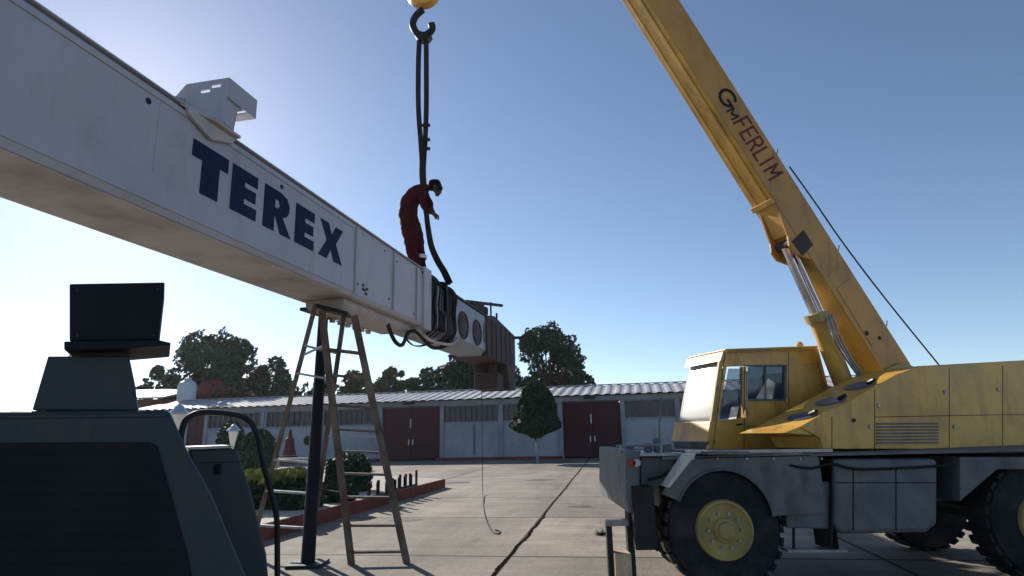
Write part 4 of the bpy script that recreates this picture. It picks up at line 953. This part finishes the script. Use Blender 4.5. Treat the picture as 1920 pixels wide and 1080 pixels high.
wheel(V(wc.x+3.35, Y0+.06, WZ)); wheel(V(wc.x+3.35, Yf, WZ), near=False)
MB().tube([V(wc.x, Y0+.3, WR), V(wc.x, Yf-.3, WR)], .1, 12).build('axle', M_black, cr_); MB().tube([V(wc.x+3.35, Y0+.3, WR), V(wc.x+3.35, Yf-.3, WR)], .1, 12).build('axle', M_black, cr_)
cprism([(1470, 905), (1556, 903), (1558, 992), (1476, 990)], Y0+.05, Y0+.7).build('battery_box', M_chas, cr_, bev=.015)
cprism([(1562, 860), (1760, 860), (1760, 985), (1740, 1000), (1575, 1002), (1562, 985)], Y0+.02, Y0+.75).build('fuel_tank', M_chas, cr_, bev=.05)
cprism([(1800, 857), (2060, 857), (2090, 905), (2055, 905), (2000, 880), (1870, 880), (1800, 940)], Y0, Y0+.5).build('rear_fender', M_chas, cr_, bev=.006)
cprism([(1560, 866), (1562, 866), (1562, 1002), (1558, 1002)], Y0, Y0+.7).build('tank_strap', M_black, cr_)
MB().tube([P_(1488, 985, Y0+.1), P_(1488, 1030, Y0+.1)], .015, 6).build('step_bracket', M_black, cr_)
MB().tube([P_(1560, 1000, Y0+.1), P_(1560, 1030, Y0+.1)], .015, 6).build('step_bracket', M_black, cr_)
MB().bar(P_(1470, 1030, Y0+.1), P_(1580, 1030, Y0+.1), .2, .025).build('foot_step', M_steel, cr_)
# outrigger jack down at the front
jk = P_(1178, 990, Y0+.15)
MB().box((jk.x+.02, Y0+.2, .42), (.07, .12, .6)).build('outrigger_leg', M_black, cr_, bev=.006)
MB().box((jk.x-.2, Y0+.2, .42), (.06, .1, .6)).build('outrigger_leg', M_black, cr_, bev=.006); MB().box((jk.x-.09, Y0+.2, .70), (.30, .14, .06)).build('outrigger_beam', M_steel, cr_, bev=.004)
MB().box((jk.x-.09, Y0+.2, .1), (.34, .3, .03)).build('outrigger_foot', M_black, cr_)
bk = tag(MB().box((0, 0, 0), (.17, .22, .30)).build('wood_block', M_block, None, bev=.006), 'pale wooden block standing at the crane bumper', 'wood block')
bk.location = V(jk.x-.09, Y0+.16, .115+.15)

# ---------------------------------------------------------------- dark green machine in the left foreground
GZ = 2.6
mg = thing('work_machine', V(-1.9, 2.4, 0), 'dark green machine body with black grille in the left foreground', 'machine')
GN = -ray(335, 540); GN.z = 0; GN.normalize()
GP = ad(330, 900, 2.5)
def gp(x, y, off=0.): return pl(x, y, GP+GN*off, GN)
def gprism(px, o0, o1): return MB().prism([gp(x, y, o0) for x, y in px], -GN*(o0-o1))
gprism([(-150, 772), (306, 768), (319, 772), (335, 808), (352, 846), (396, 925), (444, 1040), (470, 1100), (520, 1400), (-150, 1400)], 0, -.5).build('front_housing', M_mgreen, mg, bev=.018)
gprism([(352, 841), (430, 838), (446, 846), (470, 920), (500, 1040), (530, 1400), (400, 1400), (400, 1100)], -.52, -.95).build('rear_housing', M_mgreen, mg, bev=.015)
gprism([(-150, 831), (280, 829), (295, 836), (352, 1040), (420, 1400), (-150, 1400)], .012, .001).build('grille', M_boxp, mg, bev=.004)
gprism([(352, 838), (430, 835), (436, 837), (431, 840), (352, 843)], -.5, -.97).build('lid_edge', M_steel, mg)
rail = smooth_path([gp(342, 1100, -.55), gp(338, 860, -.55), gp(343, 800, -.56), gp(358, 780, -.57), gp(385, 773, -.6), gp(430, 776, -.7), gp(462, 785, -.75), gp(480, 812, -.75), gp(494, 870, -.75), gp(510, 930, -.75), gp(519, 975, -.75), gp(520, 1060, -.75), gp(520, 1300, -.75)], 6)
MB().tube(rail, .0155, 12).build('grab_rail', M_black, mg, smooth=True)
gprism([(90, 668), (241, 668), (252, 720), (259, 769), (60, 769)], -.05, -.2).build('box_post', M_mgreen, mg, bev=.004)
gprism([(222, 655), (240, 655), (243, 670), (222, 670)], -.05, -.2).build('box_post', M_mgreen, mg, bev=.004) if False else None
gprism([(130, 532), (309, 529), (297, 637), (130, 640)], 0, -.35).build('lamp_box', M_boxp, mg, bev=.006)
gprism([(120, 640), (297, 637), (321, 643), (318, 647), (240, 653), (120, 656)], .04, -.4).build('lamp_visor', M_boxp, mg, bev=.004)
gprism([(150, 654), (240, 653), (242, 667.5), (150, 667.5)], -.06, -.19).build('box_bracket', M_black, mg)

# ---------------------------------------------------------------- small fittings
# cab: door seam, handle, hinges, grab rail, rain gutter, rivets
sm = MB()
for a_, b_ in (((1396, 684), (1395, 842)), ((1356, 690), (1336, 842)), ((1478, 660), (1480, 842)), ((1398, 800), (1476, 800))):
    sm.bar(cp(*a_, CN+.0015), cp(*b_, CN+.0015), .008, .002, up=SN)
sm.build('panel_seam', M_black, cab_o)
MB().bar(cp(1382, 796, CN+.03), cp(1392, 795, CN+.03), .025, .02).build('door_handle', M_black, cab_o)
MB().tube(smooth_path([cp(1404, 700, CN), cp(1401, 702, CN+.06), cp(1401, 770, CN+.06), cp(1404, 774, CN)], 4), .011, 8).build('grab_rail', M_steel, cab_o, smooth=True)
MB().bar(cp(1362, 660, CN+.03), cp(1530, 654, CN+.03), .02, .015).build('rain_gutter', M_yel_d, cab_o)
for y_ in (705, 765, 825): MB().tube([cp(1357-(y_-700)*.13, y_, CN+.012), cp(1356.5-(y_-700)*.13, y_+7, CN+.012)], .014, 8).build('hinge', M_yel_d, cab_o)
# hood: seams, latches, lifting eye, stencil plate
sm = MB()
for a_, b_ in (((1560, 775), (1560, 842)), ((1640, 730), (1640, 842)), ((1780, 690), (1780, 842)), ((1880, 686), (1880, 842)), ((1640, 782), (1960, 776))):
    sm.bar(cp(*a_, HN+.0015), cp(*b_, HN+.0015), .008, .002, up=SN)
sm.build('panel_seam', M_black, hood)
for x_, y_ in ((1632, 800), (1648, 760), (1772, 735), (1872, 730), (1790, 800)): MB().box(cp(x_, y_, HN+.008), (.03, .02, .05)).build('latch', M_steel, hood, bev=.003)
# boom: weld beads and side pads
for s_ in (.25, 1.2, 3.3, 4.6, 6.0): bq(s_, s_+.02, [(.01, .0), (.48, .0), (.48, .004), (.01, .004)]).build('weld_bead', M_yboom, cb_, bev=.002)
MB().prism([q(.1, .08, .001), q(1.0, .1, .001), q(1.0, .4, .001), q(.1, .42, .001)], SN*.008).build('doubler_plate', M_yboom, cb_, bev=.003)
# carrier: lamps, pipes, tool box lines, mud flap, tow hook
for x_ in (1184, 1194): MB().lathe([(.035, -.03), (.045, .0), (.04, .012)], P_(x_, 868, Y0), V(0, -1, 0), 14).build('marker_lamp', M_orange if x_ == 1184 else M_steel, cr_, smooth=True)
MB().tube(smooth_path([P_(1215, 900, Y0+.08), P_(1240, 893, Y0+.06), P_(1262, 880, Y0+.05), P_(1275, 862, Y0+.05)], 5), .016, 8).build('brake_hose', M_black, cr_, smooth=True)
MB().tube(smooth_path([P_(1480, 872, Y0), P_(1520, 878, Y0-.02), P_(1560, 870, Y0), P_(1620, 880, Y0-.03), P_(1790, 872, Y0)], 6), .014, 8).build('air_pipe', M_black, cr_, smooth=True)
sm = MB()
for a_, b_ in (((1600, 880), (1600, 995)), ((1680, 880), (1680, 995)), ((1566, 905), (1756, 905))): sm.bar(P_(*a_, Y0+.017), P_(*b_, Y0+.017), .012, .003, up=V(0, -1, 0))
sm.build('tank_band', M_black, cr_)
MB().lathe([(.05, 0), (.055, .02), (.045, .035)], P_(1640, 860, Y0+.2), V(0, 0, 1), 14).build('filler_cap', M_black, cr_, smooth=True)
MB().box(P_(1545, 985, Y0+.3)-V(0, 0, .02), (.012, .5, .42)).build('mud_flap', M_rubber, cr_)
for x_ in (1300, 1345, 1400, 1450, 1500, 1540): MB().lathe([(.012, 0), (.012, .012)], P_(x_, 860, Y0), V(0, -1, 0), 6).build('bolt', M_steel, cr_)
# machine: bolts, seam, latch, hinge
for x_, y_ in ((300, 800), (346, 920), (370, 980), (120, 800), (200, 800), (30, 800), (388, 1035)): MB().lathe([(.006, 0), (.006, .004)], gp(x_, y_, 0), GN, 6).build('bolt', M_mgreen, mg)
MB().bar(gp(-150, 786, .001), gp(318, 782, .001), .003, .001, up=GN).build('panel_seam', M_boxp, mg)
MB().bar(gp(362, 868, -.519), gp(452, 866, -.519), .004, .001, up=GN).build('panel_seam', M_boxp, mg)
MB().box(gp(408, 880, -.51), (.035, .012, .05)).build('latch', M_black, mg, bev=.003)
sm = MB()
for i in range(9): sm.bar(gp(-120, 850+i*26, .013), gp(278+i*7, 850+i*26, .013), .005, .003, up=GN)
sm.build('grille_slats', M_boxp, mg)
for x_, y_ in ((145, 545), (296, 543), (288, 628), (145, 630)): MB().lathe([(.005, 0), (.005, .004)], gp(x_, y_, 0), GN, 6).build('bolt', M_mgreen, mg)
# white boom: weld lines, drain holes, side bolts
for t in (-1.5, .2): bsec(t, t+.012, [(-.0035, .34), (-.001, .34), (-.001, .98), (-.0035, .98)]).build('weld_bead', M_white, wbm)
for i in range(9): MB().lathe([(.012, -.003), (.012, .010)], bp(3.95+i*.155, 1.0, 0), BR, 6).build('bolt', M_white, wbm)
for t, h in ((4.0, .2), (5.1, .2), (5.4, .9), (6.2, .15), (4.9, .95)): MB().lathe([(.018, -.003), (.018, .008)], bp(t, h, 0), BR, 8).build('bolt', M_rust, wbm)

# ---------------------------------------------------------------- air
hz_ = MB().box((0, 60, 18), (300, 220, 38))
hm = bpy.data.materials.new('haze_air'); hm.use_nodes = True; hn = hm.node_tree; hn.nodes.clear()
pv = hn.nodes.new('ShaderNodeVolumePrincipled'); ho = hn.nodes.new('ShaderNodeOutputMaterial')
pv.inputs['Color'].default_value = (.93, .95, 1, 1); pv.inputs['Density'].default_value = .00016; pv.inputs['Anisotropy'].default_value = .5
hn.links.new(pv.outputs[0], ho.inputs['Volume'])
tag(hz_.build('haze', hm, None), 'thin pale dusty air over the whole yard', 'haze', kind='stuff')
